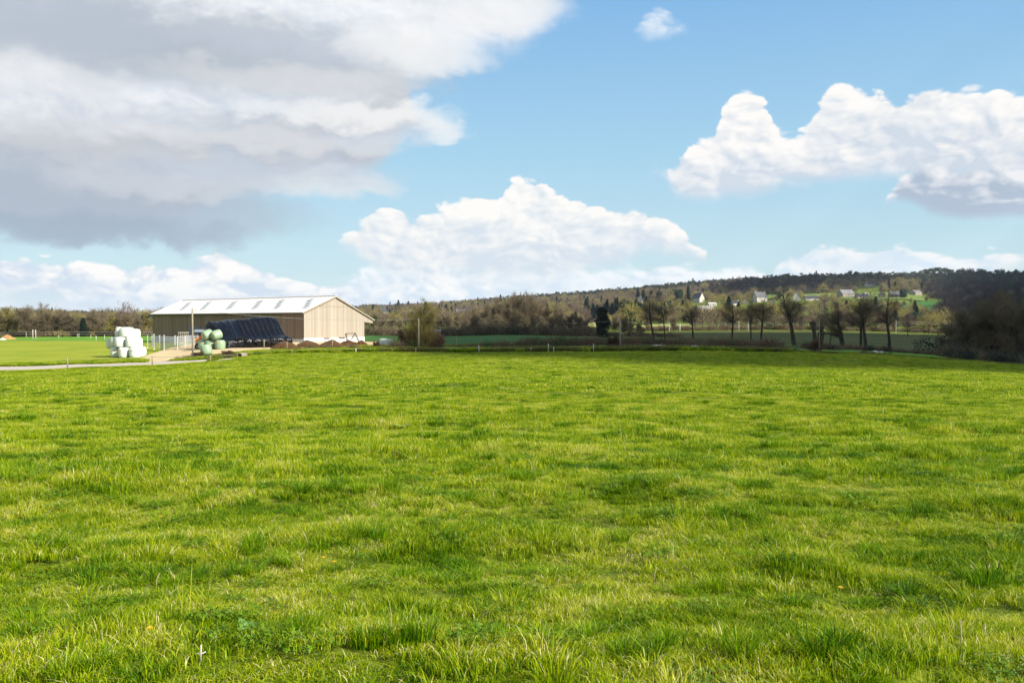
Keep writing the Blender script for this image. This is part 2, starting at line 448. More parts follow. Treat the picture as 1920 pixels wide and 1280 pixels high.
def finish(m, t, color, rough=0.8, spec=0.3, bump=None, bump_s=0.3, bump_d=0.02, trans=0.0, transcol=None, coat=0.0, metal=0.0):
    b = t.n('ShaderNodeBsdfPrincipled')
    color = t.mixc(1.0, color, (ALB,) * 3, 'MULTIPLY')
    if transcol is not None: transcol = t.mixc(1.0, transcol, (ALB,) * 3, 'MULTIPLY')
    t.put(b.inputs['Base Color'], color); t.put(b.inputs['Roughness'], rough)
    b.inputs['Specular IOR Level'].default_value = spec; b.inputs['Coat Weight'].default_value = coat
    b.inputs['Metallic'].default_value = metal
    if bump is not None:
        bn = t.n('ShaderNodeBump'); bn.inputs['Strength'].default_value = bump_s; bn.inputs['Distance'].default_value = bump_d
        t.put(bn.inputs['Height'], bump); t.put(b.inputs['Normal'], bn.outputs[0])
    sh = b.outputs[0]
    if trans > 0:
        tr = t.n('ShaderNodeBsdfTranslucent'); t.put(tr.inputs[0], transcol if transcol is not None else color)
        mx = t.n('ShaderNodeMixShader'); mx.inputs[0].default_value = trans
        t.put(mx.inputs[1], sh); t.put(mx.inputs[2], tr.outputs[0]); sh = mx.outputs[0]
    o = t.n('ShaderNodeOutputMaterial'); t.put(o.inputs[0], sh)
    return m


def pos(t): return t.n('ShaderNodeNewGeometry').outputs['Position']
def obj_co(t): return t.n('ShaderNodeTexCoord').outputs['Object']
def rnd(t): return t.n('ShaderNodeObjectInfo').outputs['Random']


def simple(name, col, rough=0.7, spec=0.3, var=0.25, scale=3.0, bump=0.0, world=False, metal=0.0, coat=0.0, detail=5):
    m, t = new_mat(name); P = pos(t) if world else obj_co(t)
    n = t.noise(P, scale, detail, 0.6)
    k = t.lin(n, 0.25, 0.75, 1 - var, 1 + var)
    c = t.mixc(1.0, tuple(col) + (1,), t.n('ShaderNodeCombineColor').outputs[0], 'MULTIPLY')
    cn = c.node.inputs[7].links[0].from_node
    for i in range(3): t.put(cn.inputs[i], k)
    return finish(m, t, c, rough, spec, bump=n if bump else None, bump_s=bump, metal=metal, coat=coat)


def mat_ground():
    m, t = new_mat('pasture ground'); P = pos(t)
    sx = t.vm('MULTIPLY', P, (0.7, 1.3, 1.0))
    a = t.noise(sx, 0.16, 5, 0.6); b = t.noise(sx, 1.7, 6, 0.65); c = t.noise(P, 22.0, 4, 0.6)
    col = ramp(t, b, [(0.3, (0.045, 0.085, 0.004)), (0.5, (0.120, 0.185, 0.006)), (0.7, (0.26, 0.31, 0.015))])
    col = t.mixc(t.ss(a, 0.35, 0.65), col, t.mixc(0.5, col, (0.17, 0.18, 0.03)))
    col = t.mixc(t.m('MULTIPLY', t.ss(c, 0.52, 0.68), 0.6), col, (0.06, 0.045, 0.02))
    return finish(m, t, col, 0.95, 0.1, bump=t.m('ADD', b, t.m('MULTIPLY', c, 0.3)), bump_s=0.6, bump_d=0.08)


def mat_grass(name='grass blades', hue=0):
    m, t = new_mat(name); P = pos(t)
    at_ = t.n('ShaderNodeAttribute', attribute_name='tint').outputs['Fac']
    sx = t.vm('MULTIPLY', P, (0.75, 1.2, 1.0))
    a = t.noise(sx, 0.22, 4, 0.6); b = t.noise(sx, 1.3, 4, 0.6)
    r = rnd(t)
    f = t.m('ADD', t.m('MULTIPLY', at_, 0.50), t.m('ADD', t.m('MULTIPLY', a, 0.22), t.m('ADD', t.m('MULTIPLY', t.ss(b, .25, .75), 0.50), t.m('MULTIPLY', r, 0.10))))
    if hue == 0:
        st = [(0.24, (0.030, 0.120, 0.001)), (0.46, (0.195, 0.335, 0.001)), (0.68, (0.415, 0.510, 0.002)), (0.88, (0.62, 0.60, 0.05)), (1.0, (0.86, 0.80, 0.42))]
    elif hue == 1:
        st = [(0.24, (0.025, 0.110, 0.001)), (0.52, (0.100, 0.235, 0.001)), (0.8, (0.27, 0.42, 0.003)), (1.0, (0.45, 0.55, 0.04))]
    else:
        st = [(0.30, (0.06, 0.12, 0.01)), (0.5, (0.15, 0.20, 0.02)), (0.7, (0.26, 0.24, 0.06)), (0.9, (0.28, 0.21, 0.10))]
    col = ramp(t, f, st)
    return finish(m, t, col, 0.40, 0.14, trans=0.40, transcol=t.mixc(1.0, col, (1.15, 1.2, 0.6), 'MULTIPLY'))


def mat_bark(name, c1, c2, trans=0.0, mossy=0.3):
    m, t = new_mat(name); n = t.noise(obj_co(t), 2.0, 5, 0.65); r = rnd(t)
    col = ramp(t, t.m('ADD', t.m('MULTIPLY', n, 0.6), t.m('MULTIPLY', r, 0.4)), [(0.2, c1), (0.8, c2)])
    g = t.noise(obj_co(t), 0.7, 3)
    col = t.mixc(t.m('MULTIPLY', t.ss(g, 0.5, 0.7), mossy), col, (0.07, 0.085, 0.02))
    return finish(m, t, col, 0.95, 0.1, trans=trans)


M = {}
M['ground'] = mat_ground()
M['grass'] = mat_grass(); M['tuft'] = mat_grass('lush tuft blades', 1); M['rough'] = mat_grass('rank grass blades', 2)
M['trunk'] = mat_bark('bark', (0.035, 0.03, 0.022), (0.085, 0.075, 0.055))
M['twig'] = mat_bark('bare twigs', (0.15, 0.115, 0.07), (0.30, 0.24, 0.145), 0.3, 0.45)
M['twig_far'] = mat_bark('far bare twigs', (0.17, 0.13, 0.085), (0.34, 0.27, 0.165), 0.3, 0.55)
M['twig_red'] = mat_bark('russet twigs', (0.15, 0.105, 0.08), (0.28, 0.20, 0.155), 0.3, 0.2)
M['twig_olive'] = mat_bark('budding twigs', (0.27, 0.23, 0.08), (0.46, 0.39, 0.13), 0.35, 0.5)
M['twig_shade'] = mat_bark('cloud shade twigs', (0.045, 0.032, 0.032), (0.085, 0.062, 0.06), 0.1, 0.1)  # darkened copy of the twigs; cloud shade put into their colour
M['dead'] = mat_bark('bramble stems', (0.12, 0.07, 0.045), (0.27, 0.18, 0.11), 0.15, 0.25)


def mat_leaf(name, c1, c2, trans=0.2):
    m, t = new_mat(name); n = t.noise(pos(t), 0.8, 4, 0.6); r = rnd(t)
    a = t.n('ShaderNodeAttribute', attribute_name='tint').outputs['Fac']
    col = ramp(t, t.m('ADD', t.m('MULTIPLY', n, 0.4), t.m('ADD', t.m('MULTIPLY', r, 0.25), t.m('MULTIPLY', a, 0.35))), [(0.25, c1), (0.75, c2)])
    return finish(m, t, col, 0.6, 0.25, trans=trans)


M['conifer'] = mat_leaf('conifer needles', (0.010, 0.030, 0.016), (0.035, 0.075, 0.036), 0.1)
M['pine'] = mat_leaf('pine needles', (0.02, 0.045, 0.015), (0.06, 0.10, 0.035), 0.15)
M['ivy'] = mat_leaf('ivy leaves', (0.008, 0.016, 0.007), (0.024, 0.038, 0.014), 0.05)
M['clover'] = mat_leaf('clover leaves', (0.07, 0.17, 0.002), (0.19, 0.34, 0.006), 0.3)
M['leaf'] = mat_leaf('hedge leaves', (0.03, 0.07, 0.012), (0.09, 0.15, 0.025), 0.25)

# ------------------------------------------------------------------ ground sheet
def build_ground():
    def sp(n, lo, hi, k):
        a = np.linspace(math.asinh(lo / k), math.asinh(hi / k), n); return np.sinh(a) * k
    xs = sp(760, -16000, 16000, 7); ys = sp(860, -60, 20000, 7)
    X, Y = np.meshgrid(xs, ys); Zv = Zn(X, Y)
    v = np.stack([X, Y, Zv], -1).reshape(-1, 3)
    nx, ny = len(xs), len(ys)
    i = (np.arange(ny - 1)[:, None] * nx + np.arange(nx - 1)[None, :]).ravel()
    f = np.stack([i, i + 1, i + nx + 1, i + nx], 1)
    v[:, 2] -= .006; me = fast_mesh('ground', v, f, M['ground'], smooth=True)
    return tag(mobj('ground', me), kind='structure')


build_ground()


def drape(name, cols, lift, mat, nu=60, nv=24, kind='structure', wob=0.0):
    """cols: (px, Ynear, Yfar) -> a sheet that follows the ground"""
    c = sorted(cols); P = np.linspace(c[0][0], c[-1][0], nu)
    yn = np.interp(P, [q[0] for q in c], [q[1] for q in c]); yf = np.interp(P, [q[0] for q in c], [q[2] for q in c])
    rs = np.random.RandomState(len(name) * 7 + int(abs(c[0][0])))
    yn = yn + rs.normal(0, wob, nu); yf = yf + rs.normal(0, wob, nu)
    v = []; f = []
    for j in range(nv):
        k = j / (nv - 1)
        Yr = yn * (1 - k) + yf * k; xr = (P - 960) / F * Yr; zr = Zn(xr, Yr) + lift
        v += list(np.stack([xr, Yr, zr], 1))
    for j in range(nv - 1):
        for i in range(nu - 1):
            a = j * nu + i; f.append((a, a + 1, a + nu + 1, a + nu))
    return tag(mobj(name, mesh(name, v, f, mat, True)), kind=kind)


def mat_field(name, c1, c2, c3, s=0.15):
    m, t = new_mat(name); P = pos(t); a = t.noise(t.vm('MULTIPLY', P, (0.5, 1, 1)), s, 6, 0.65); b = t.noise(P, s * 14, 4, 0.6)
    col = ramp(t, t.m('ADD', t.m('MULTIPLY', a, 0.6), t.m('MULTIPLY', b, 0.4)), [(0.33, c1), (0.5, c2), (0.68, c3)])
    return finish(m, t, col, 0.95, 0.1, bump=b, bump_s=0.5, bump_d=0.1)


M['crop'] = mat_field('young crop', (0.030, 0.100, 0.014), (0.050, 0.150, 0.020), (0.085, 0.20, 0.03))
M['paddock'] = mat_field('short paddock turf', (0.17, 0.25, 0.012), (0.28, 0.335, 0.020), (0.41, 0.39, 0.05))
M['paddock_far'] = mat_field('greener paddock turf', (0.09, 0.22, 0.015), (0.13, 0.29, 0.02), (0.19, 0.33, 0.02))
M['meadow'] = mat_field('rough meadow turf', (0.050, 0.066, 0.010), (0.082, 0.098, 0.014), (0.16, 0.14, 0.03), 0.035)
M['hillfield'] = mat_field('hill pasture turf', (0.24, 0.28, 0.06), (0.36, 0.38, 0.10), (0.48, 0.45, 0.18), 0.02)
M['hillgreen'] = mat_field('green hill pasture', (0.09, 0.15, 0.03), (0.15, 0.22, 0.04), (0.24, 0.29, 0.06), 0.02)
M['yard'] = simple('sandy yard gravel', (0.62, 0.49, 0.28), 0.95, 0.1, 0.22, 0.35, 0.4, world=True, detail=8)
M['road'] = simple('pale asphalt', (0.50, 0.445, 0.36), 0.9, 0.2, 0.12, 0.8, 0.2, world=True, detail=8)
M['mud'] = simple('bare mud', (0.07, 0.055, 0.03), 0.95, 0.1, 0.4, 0.8, 0.5, world=True)
M['pond'] = simple('still puddle water', (0.10, 0.11, 0.11), 0.08, 0.5, 0.1, 1.0)

PAD = drape('paddock', [(-900, 82.5, 185), (0, 82.5, 185), (120, 83.5, 180), (200, 84.5, 170), (270, 86, 150), (300, 104, 150)], 0.03, M['paddock'], 70, 30, wob=0.3)
drape('far_paddock', [(-900, 185, 292), (0, 185, 292), (120, 180, 292), (270, 150, 292), (330, 150, 292)], 0.05, M['paddock_far'], 60, 16, wob=0.6)
drape('road', [(-900, 76, 82), (0, 77, 82), (285, 80.5, 84.8), (400, 84.3, 87.2), (440, 87, 88)], 0.05, M['road'], 80, 5)
drape('farmyard', [(250, 85.2, 86.0), (285, 85.0, 101), (305, 85.0, 108), (350, 92, 125), (385, 92.5, 126), (430, 93.5, 132), (500, 97.5, 132), (560, 102, 135), (640, 108, 135), (700, 114, 140), (745, 118, 136), (790, 121, 127)], 0.055, M['yard'], 90, 24, wob=0.25)
drape('crop_field', [(683, 152, 300), (720, 140, 300), (760, 140, 305), (830, 136, 310), (960, 137, 325), (1100, 136, 300), (1250, 134, 285), (1350, 134, 240), (1450, 132, 220), (1500, 130, 200)], 0.06, M['crop'], 80, 24, wob=0.4)
drape('grass_strip', [(1530, 124, 158), (1600, 122, 165), (1700, 118, 160), (1780, 118, 150)], 0.06, M['paddock_far'], 30, 10, wob=0.5)
drape('meadow', [(1250, 300, 440), (1350, 270, 455), (1500, 225, 455), (1650, 175, 450), (1780, 165, 455), (2100, 180, 460)], 0.15, M['meadow'], 50, 24, wob=1.0)
drape('puddle', [(1680, 113.0, 113.6), (1700, 112.3, 114.6), (1745, 111.5, 114.3), (1775, 111.3, 112.2)], 0.09, M['pond'], 20, 4, kind='structure')
drape('mud_patch', [(760, 99, 99.6), (790, 97, 101), (850, 96.5, 101), (880, 98.5, 99.5)], 0.05, M['mud'], 16, 5)
drape('mud_patch', [(990, 98, 98.6), (1020, 96, 99.5), (1080, 96, 99), (1105, 97.5, 98)], 0.05, M['mud'], 16, 5)
FIELDS = []      # (px0, px1, Y0, Y1, material) on the hillside, kept free of trees


def hill_field(cols, mat):
    drape('hill_field', cols, 1.2, mat, 24, 12, wob=2.0); FIELDS.append(sorted(cols))


hill_field([(835, 900, 1000), (870, 900, 1080), (925, 850, 1060), (925.5, 850, 1060)], M['hillfield'])
hill_field([(1085, 560, 720), (1120, 540, 760), (1135, 560, 740)], M['hillfield'])
hill_field([(1185, 480, 560), (1220, 480, 640), (1300, 500, 640)], M['hillfield'])
hill_field([(1325, 900, 1010), (1350, 880, 1040), (1430, 930, 1020)], M['hillgreen'])
hill_field([(1425, 1330, 1430), (1440, 1310, 1450), (1460, 1330, 1420)], M['hillgreen'])
hill_field([(1500, 1300, 1400), (1560, 1290, 1420), (1600, 1300, 1400)], M['hillgreen'])
hill_field([(1570, 1230, 1430), (1640, 1200, 1440), (1690, 1220, 1400), (1740, 1150, 1300)], M['hillgreen'])
hill_field([(1692, 960, 1090), (1740, 900, 1180), (1775, 980, 1120)], M['crop'])  # darker green than the other hill fields, shade put into its colour
hill_field([(1475, 640, 760), (1520, 650, 780), (1560, 690, 760)], M['hillfield'])
hill_field([(0, 1000, 1180), (15, 1050, 1150)], M['hillgreen'])


def in_field(px, Y):
    r = np.zeros(len(px), bool)
    for c in FIELDS:
        a = [q[0] for q in c]
        yn = np.interp(px, a, [q[1] for q in c]); yf = np.interp(px, a, [q[2] for q in c])
        r |= (px > a[0]) & (px < a[-1]) & (Y > yn - 25) & (Y < yf + 5)
    return r


# ------------------------------------------------------------------ scatter by geometry nodes
def proto_collection(name, objs):
    col = bpy.data.collections.new(name)
    for o in objs: col.objects.link(o)
    return col


def scatter(name, P, ROT, SC, IDX, meshes, label, cat, kind='stuff', group=None):
    objs = []
    for i, me in enumerate(meshes):
        o = bpy.data.objects.new('%s_kind_%02d' % (name, i), me); objs.append(o)
    col = proto_collection(name + '_kinds', objs)
    n = len(P); me = bpy.data.meshes.new(name); me.vertices.add(n)
    me.vertices.foreach_set('co', np.asarray(P, np.float32).ravel())
    for nm, ty, arr in (('rot', 'FLOAT_VECTOR', ROT), ('sc', 'FLOAT_VECTOR', SC)):
        a = me.attributes.new(nm, ty, 'POINT'); a.data.foreach_set('vector', np.asarray(arr, np.float32).ravel())
    a = me.attributes.new('idx', 'INT', 'POINT'); a.data.foreach_set('value', np.asarray(IDX, np.int32))
    me.update()
    ng = bpy.data.node_groups.new(name, 'GeometryNodeTree')
    ng.interface.new_socket('Geometry', in_out='INPUT', socket_type='NodeSocketGeometry')
    ng.interface.new_socket('Geometry', in_out='OUTPUT', socket_type='NodeSocketGeometry')
    N = ng.nodes; L = ng.links
    gi = N.new('NodeGroupInput'); go = N.new('NodeGroupOutput')
    m2p = N.new('GeometryNodeMeshToPoints'); ip = N.new('GeometryNodeInstanceOnPoints')
    ci = N.new('GeometryNodeCollectionInfo'); ci.inputs['Collection'].default_value = col
    ci.inputs['Separate Children'].default_value = True; ci.inputs['Reset Children'].default_value = True
    L.new(gi.outputs[0], m2p.inputs[0]); L.new(m2p.outputs[0], ip.inputs['Points']); L.new(ci.outputs[0], ip.inputs['Instance'])
    ip.inputs['Pick Instance'].default_value = True

    def attr(nm, ty):
        a = N.new('GeometryNodeInputNamedAttribute'); a.data_type = ty; a.inputs['Name'].default_value = nm
        return [s for s in a.outputs if s.enabled and s.name == 'Attribute'][0]
    L.new(attr('idx', 'INT'), ip.inputs['Instance Index'])
    L.new(attr('rot', 'FLOAT_VECTOR'), ip.inputs['Rotation'])
    L.new(attr('sc', 'FLOAT_VECTOR'), ip.inputs['Scale'])
    L.new(ip.outputs[0], go.inputs[0])
    o = mobj(name, me); md = o.modifiers.new('scatter', 'NODES'); md.node_group = ng
    return tag(o, label, cat, group, kind)


# ------------------------------------------------------------------ grass
def blades(rs, n, size, hmin, hmax, w, lean=0.5, clump=0.0, leancone=None, straw=0.05, spread=None):
    """n curved blades in a square of side `size`: 7 vertices, 5 triangles each"""
    if spread is None:
        x = rs.uniform(-size / 2, size / 2, n); y = rs.uniform(-size / 2, size / 2, n)
        if clump > 0:
            nc = max(3, int(n / 40)); cx = rs.uniform(-size / 2, size / 2, nc); cy = rs.uniform(-size / 2, size / 2, nc)
            k = rs.randint(0, nc, n); g = rs.uniform(0, 1, n) < clump
            x = np.where(g, cx[k] + rs.normal(0, 0.03 * size ** .5, n), x); y = np.where(g, cy[k] + rs.normal(0, 0.03 * size ** .5, n), y)
    else:
        r = spread * np.sqrt(rs.uniform(0, 1, n)); a = rs.uniform(0, 2 * np.pi, n); x = r * np.cos(a); y = r * np.sin(a)
    h = rs.uniform(hmin, hmax, n) * (0.6 + 0.4 * rs.uniform(0, 1, n)); az = rs.uniform(0, 2 * np.pi, n)
    if spread is not None:
        az = np.arctan2(y, x) + rs.normal(0, 0.5, n)
    ln = h * lean * rs.uniform(0.2, 1.6, n)
    dx, dy = np.cos(az), np.sin(az)
    fa = rs.uniform(0, 2 * np.pi, n); wx, wy = np.cos(fa) * w / 2, np.sin(fa) * w / 2
    wx = wx * rs.uniform(.6, 1.3, n); wy = wy * rs.uniform(.6, 1.3, n)
    V = np.zeros((n, 7, 3))
    for i, (k, ww) in enumerate(((0, 1.0), (0.4, 0.9), (0.75, 0.55))):
        px = x + dx * ln * k ** 2; py = y + dy * ln * k ** 2; pz = h * (k - 0.18 * lean * k * k) - (0.01 if i == 0 else 0)
        V[:, 2 * i, 0] = px - wx * ww; V[:, 2 * i, 1] = py - wy * ww; V[:, 2 * i, 2] = pz
        V[:, 2 * i + 1, 0] = px + wx * ww; V[:, 2 * i + 1, 1] = py + wy * ww; V[:, 2 * i + 1, 2] = pz
    V[:, 6, 0] = x + dx * ln; V[:, 6, 1] = y + dy * ln; V[:, 6, 2] = h * (1 - 0.28 * lean * rs.uniform(.6, 1.6, n))
    b = (np.arange(n) * 7)[:, None]
    F_ = np.concatenate([b + np.array([q]) for q in ((0, 1, 3), (0, 3, 2), (2, 3, 5), (2, 5, 4), (4, 5, 6))], 0)
    tn = rs.uniform(0, 1, n) * 0.75; tn[rs.uniform(0, 1, n) < straw] = 1.15
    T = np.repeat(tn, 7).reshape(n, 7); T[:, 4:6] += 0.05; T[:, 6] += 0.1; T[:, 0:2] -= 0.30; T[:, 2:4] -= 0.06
    return V.reshape(-1, 3), F_, T.ravel()


def slope_rots(P, spin):
    e = 0.4
    zx = (Zn(P[:, 0] + e, P[:, 1]) - Zn(P[:, 0] - e, P[:, 1])) / (2 * e)
    zy = (Zn(P[:, 0], P[:, 1] + e) - Zn(P[:, 0], P[:, 1] - e)) / (2 * e)
    out = np.zeros((len(P), 3)); up = Vector((0, 0, 1))
    for i in range(len(P)):
        nrm = Vector((-zx[i], -zy[i], 1)).normalized()
        q = up.rotation_difference(nrm).to_matrix() @ Matrix.Rotation(spin[i], 3, 'Z')
        out[i] = q.to_euler()
    return out


def vnoise(x, y, s, seed=0):
    return np.array([mnoise.noise(Vector((a * s, b * s, seed * 7.3))) for a, b in zip(x, y)])


def clover_patch(rs, n, sp):
    r = sp * np.sqrt(rs.uniform(0, 1, n)); a = rs.uniform(0, 6.28, n); V = []; F_ = []; T = []
    for i in range(n):
        cx, cy, cz = r[i] * math.cos(a[i]), r[i] * math.sin(a[i]), rs.uniform(.02, .06)
        tl = rs.normal(0, .35, 2)
        for q in range(3):
            b_ = rs.uniform(0, .4) + q * 2.09; s = rs.uniform(.008, .014); k = len(V)
            for (u, w) in ((0, 0), (.8, -.55), (1.3, 0), (.8, .55)):
                x = cx + s * (u * math.cos(b_) - w * math.sin(b_)); y = cy + s * (u * math.sin(b_) + w * math.cos(b_)); V.append((x, y, cz + (x - cx) * tl[0] + (y - cy) * tl[1]))
            F_ += [(k, k + 1, k + 2), (k, k + 2, k + 3)]; T += [rs.uniform(0, 1)] * 4
    return np.array(V), np.array(F_), np.array(T)


def build_grass():
    rs = np.random.RandomState(3)
    kinds = []
    def add(n, size, h0, h1, w, **kw):
        v, f, tt = blades(rs, n, size, h0, h1, w, **kw); mt = kw.get('m')
        kinds.append(('g%02d' % len(kinds), v, f, tt))
    meshes = []
    def mk(n, size, h0, h1, w, mat, **kw):
        v, f, tt = blades(rs, n, size, h0, h1, w, **kw); meshes.append(fast_mesh('grass_patch', v, f, mat, tt)); return len(meshes) - 1
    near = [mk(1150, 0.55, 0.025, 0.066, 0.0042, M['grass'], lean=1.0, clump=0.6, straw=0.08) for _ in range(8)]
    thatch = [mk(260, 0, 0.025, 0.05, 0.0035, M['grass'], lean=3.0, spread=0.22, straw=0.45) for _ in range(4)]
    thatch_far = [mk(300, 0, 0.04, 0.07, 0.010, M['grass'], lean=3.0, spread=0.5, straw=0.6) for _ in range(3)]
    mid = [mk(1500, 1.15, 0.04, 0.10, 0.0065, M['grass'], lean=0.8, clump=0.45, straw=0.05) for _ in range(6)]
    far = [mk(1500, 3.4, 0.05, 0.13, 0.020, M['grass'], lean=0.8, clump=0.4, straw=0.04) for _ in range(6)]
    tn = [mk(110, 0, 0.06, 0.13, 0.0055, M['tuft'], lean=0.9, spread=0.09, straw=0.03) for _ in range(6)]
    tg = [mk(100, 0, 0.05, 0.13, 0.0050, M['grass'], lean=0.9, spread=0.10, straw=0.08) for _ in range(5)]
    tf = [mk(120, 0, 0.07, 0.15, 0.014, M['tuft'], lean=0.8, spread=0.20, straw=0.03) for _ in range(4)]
    clover = []
    for q in range(3):
        v, f, tt = clover_patch(rs, 110, .16); clover.append(len(meshes)); meshes.append(fast_mesh('clover_patch', v, f, M['clover'], tt))
    stalk = [mk(5, 0, 0.12, 0.24, 0.0035, M['grass'], lean=0.35, spread=0.06, straw=1.0) for _ in range(3)]
    PX, PY, I, SCL = [], [], [], []
    def zone(y0, y1, step, ids, margin, s0=0.75, s1=1.35, keep=None, size=1.0, nscale=0.9):
        ys = np.arange(y0, y1, step); xs_all = []; ys_all = []
        for yy in ys:
            hw = 0.66 * yy + margin
            xx = np.arange(-hw, hw, step); xs_all.append(xx); ys_all.append(np.full(len(xx), yy))
        x = np.concatenate(xs_all); y = np.concatenate(ys_all)
        x = x + rs.uniform(-.5, .5, len(x)) * step; y = y + rs.uniform(-.5, .5, len(y)) * step
        ok = y < field_edge(960 + F * x / y) - 0.3
        x, y = x[ok], y[ok]
        nn = vnoise(x * 0.7, y * 1.3, nscale, 1) + 0.5 * vnoise(x * .7, y * 1.6, nscale * 3.1, 2)
        if keep is not None:
            k = keep(x, y, nn); x, y, nn = x[k], y[k], nn[k]
        h = np.clip(1.0 + nn * 0.9 + hummocks(x, y) * 9, 0.35, 2.2)
        PX.append(x); PY.append(y); I.append(np.array(ids)[rs.randint(0, len(ids), len(x))])
        sx = rs.uniform(s0, s1, len(x)) * size
        SCL.append(np.stack([np.ones(len(x)) * size, np.ones(len(x)) * size, h * sx / size * np.ones(len(x))], 1))
    zone(2.4, 10.0, 0.30, near, 0.8, nscale=1.3)
    zone(10.0, 34.0, 0.72, mid, 1.5)
    zone(34.0, 116.0, 2.0, far, 5.0, nscale=0.45)
    # tufts gather in drifts
    def drift(thr, p): return lambda x, y, nn: (nn + rs.uniform(-.15, .15, len(x)) > thr) & (rs.uniform(0, 1, len(x)) < p)
    zone(2.6, 14.0, 0.17, tn, 0.8, 0.75, 1.25, drift(0.12, 0.6), nscale=1.5)
    zone(2.6, 14.0, 0.17, tg, 0.8, 0.7, 1.2, drift(-0.05, 0.35), nscale=1.9)
    zone(14.0, 45.0, 0.45, tf, 1.5, 0.6, 1.1, drift(0.14, 0.6), nscale=1.3)
    zone(45.0, 112.0, 1.1, tf, 4, 0.7, 1.3, drift(0.16, 0.5), size=1.4, nscale=0.8)
    zone(2.6, 12.0, 0.30, thatch, 0.8, 0.7, 1.2, lambda x, y, nn: (nn < -0.2) & (rs.uniform(0, 1, len(x)) < .4), nscale=1.1)
    zone(12.0, 50.0, 0.9, thatch_far, 1.5, 0.7, 1.2, lambda x, y, nn: (nn < -0.25) & (rs.uniform(0, 1, len(x)) < .35), nscale=.9)
    zone(2.6, 14.0, 0.26, clover, 0.8, 0.7, 1.2, drift(0.05, .28), nscale=2.3)
    zone(2.8, 22.0, 0.55, stalk, 1, 0.6, 1.2, lambda x, y, nn: rs.uniform(0, 1, len(x)) < 0.22)
    x = np.concatenate(PX); y = np.concatenate(PY); I_ = np.concatenate(I); SC = np.concatenate(SCL)
    P = np.stack([x, y, Zn(x, y) + 0.004], 1)
    ROT = slope_rots(P, rs.uniform(0, 6.28, len(P)))
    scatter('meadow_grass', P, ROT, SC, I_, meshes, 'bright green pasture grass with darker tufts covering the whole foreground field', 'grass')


build_grass()


def build_rough():
    """rank grass and brambles on the bank between field and yard, verge grass by the road"""
    rs = np.random.RandomState(8)
    meshes = []
    def mk(n, h0, h1, w, mat, sp, lean=0.6, straw=0.1):
        v, f, tt = blades(rs, n, 0, h0, h1, w, lean=lean, spread=sp, straw=straw); meshes.append(fast_mesh('rank_grass_clump', v, f, mat, tt))
    for _ in range(3): mk(240, 0.25, 0.5, 0.05, M['rough'], 0.5)
    for _ in range(3): mk(240, 0.2, 0.45, 0.05, M['grass'], 0.5, straw=0.03)
    for _ in range(2): mk(240, 0.2, 0.42, 0.05, M['tuft'], 0.5, straw=0.03)
    x = []; y = []; I = []; s = []
    n = 12000; px = rs.uniform(395, 1480, n); e = field_edge(px)
    dep = np.interp(px, [395, 440, 500, 560, 640, 700, 800, 1200, 1480], [4.5, 3.5, 4, 5, 6, 10, 20, 22, 14]); k = rs.uniform(0, 1, n); Yv = e + 0.3 + dep * k
    xx = (px - 960) / F * Yv; x.append(xx); y.append(Yv)
    ty = vnoise(xx, Yv, 0.12, 4) + 0.6 * vnoise(xx, Yv, 0.5, 5)
    brown = np.interp(px, [395, 600, 800, 950, 1480], [-.2, -.25, 0.0, 0.15, 0.2])
    idx = np.where(ty + brown > 0.02, rs.randint(0, 3, n), np.where(rs.uniform(0, 1, n) < .65, rs.randint(3, 6, n), rs.randint(6, 8, n)))
    I.append(idx); s.append(rs.uniform(.7, 1.3, n) * np.interp(px, [395, 520, 620, 800, 1200], [.62, .72, 1.0, 1.45, 1.45]))
    # verge behind the road, and small island by the drive
    n = 1500; px = rs.uniform(-150, 272, n); Yv = 82.6 + rs.uniform(0, 1, n) ** 1.5 * 4.5 + np.interp(px, [0, 285], [0, 2.2])
    x.append((px - 960) / F * Yv); y.append(Yv); I.append(rs.randint(3, 8, n)); s.append(rs.uniform(0.45, 0.95, n))
    n = 420; px = rs.uniform(322, 400, n); Yv = np.interp(px, [322, 400], [86.0, 88.0]) + rs.uniform(0, 1, n) * np.interp(px, [322, 350, 400], [.6, 2.5, 3.0])
    x.append((px - 960) / F * Yv); y.append(Yv); I.append(rs.randint(3, 8, n)); s.append(rs.uniform(0.35, 0.7, n))
    # far-right strip beside the puddle
    n = 900; px = rs.uniform(1470, 1990, n); Yv = field_edge(px) + rs.uniform(0.2, 5, n)
    x.append((px - 960) / F * Yv); y.append(Yv); I.append(rs.choice([0, 1, 6, 7, 3], n)); s.append(rs.uniform(0.4, 0.9, n))
    # field rim along the road
    n = 900; px = rs.uniform(-150, 400, n); Yv = field_edge(px) - rs.uniform(0, 1, n) ** 2 * 1.5
    x.append((px - 960) / F * Yv); y.append(Yv); I.append(rs.randint(3, 6, n)); s.append(rs.uniform(0.25, 0.5, n))
    x = np.concatenate(x); y = np.concatenate(y); I = np.concatenate(I); s = np.concatenate(s)
    P = np.stack([x, y, Zn(x, y) + 0.01], 1)
    ROT = np.zeros((len(P), 3)); ROT[:, 2] = rs.uniform(0, 6.28, len(P)); SC = np.stack([s, s, s], 1)
    scatter('verge_grass', P, ROT, SC, I, meshes, 'rank green and brown grass growing on the bank between pasture and farmyard', 'grass')


build_rough()

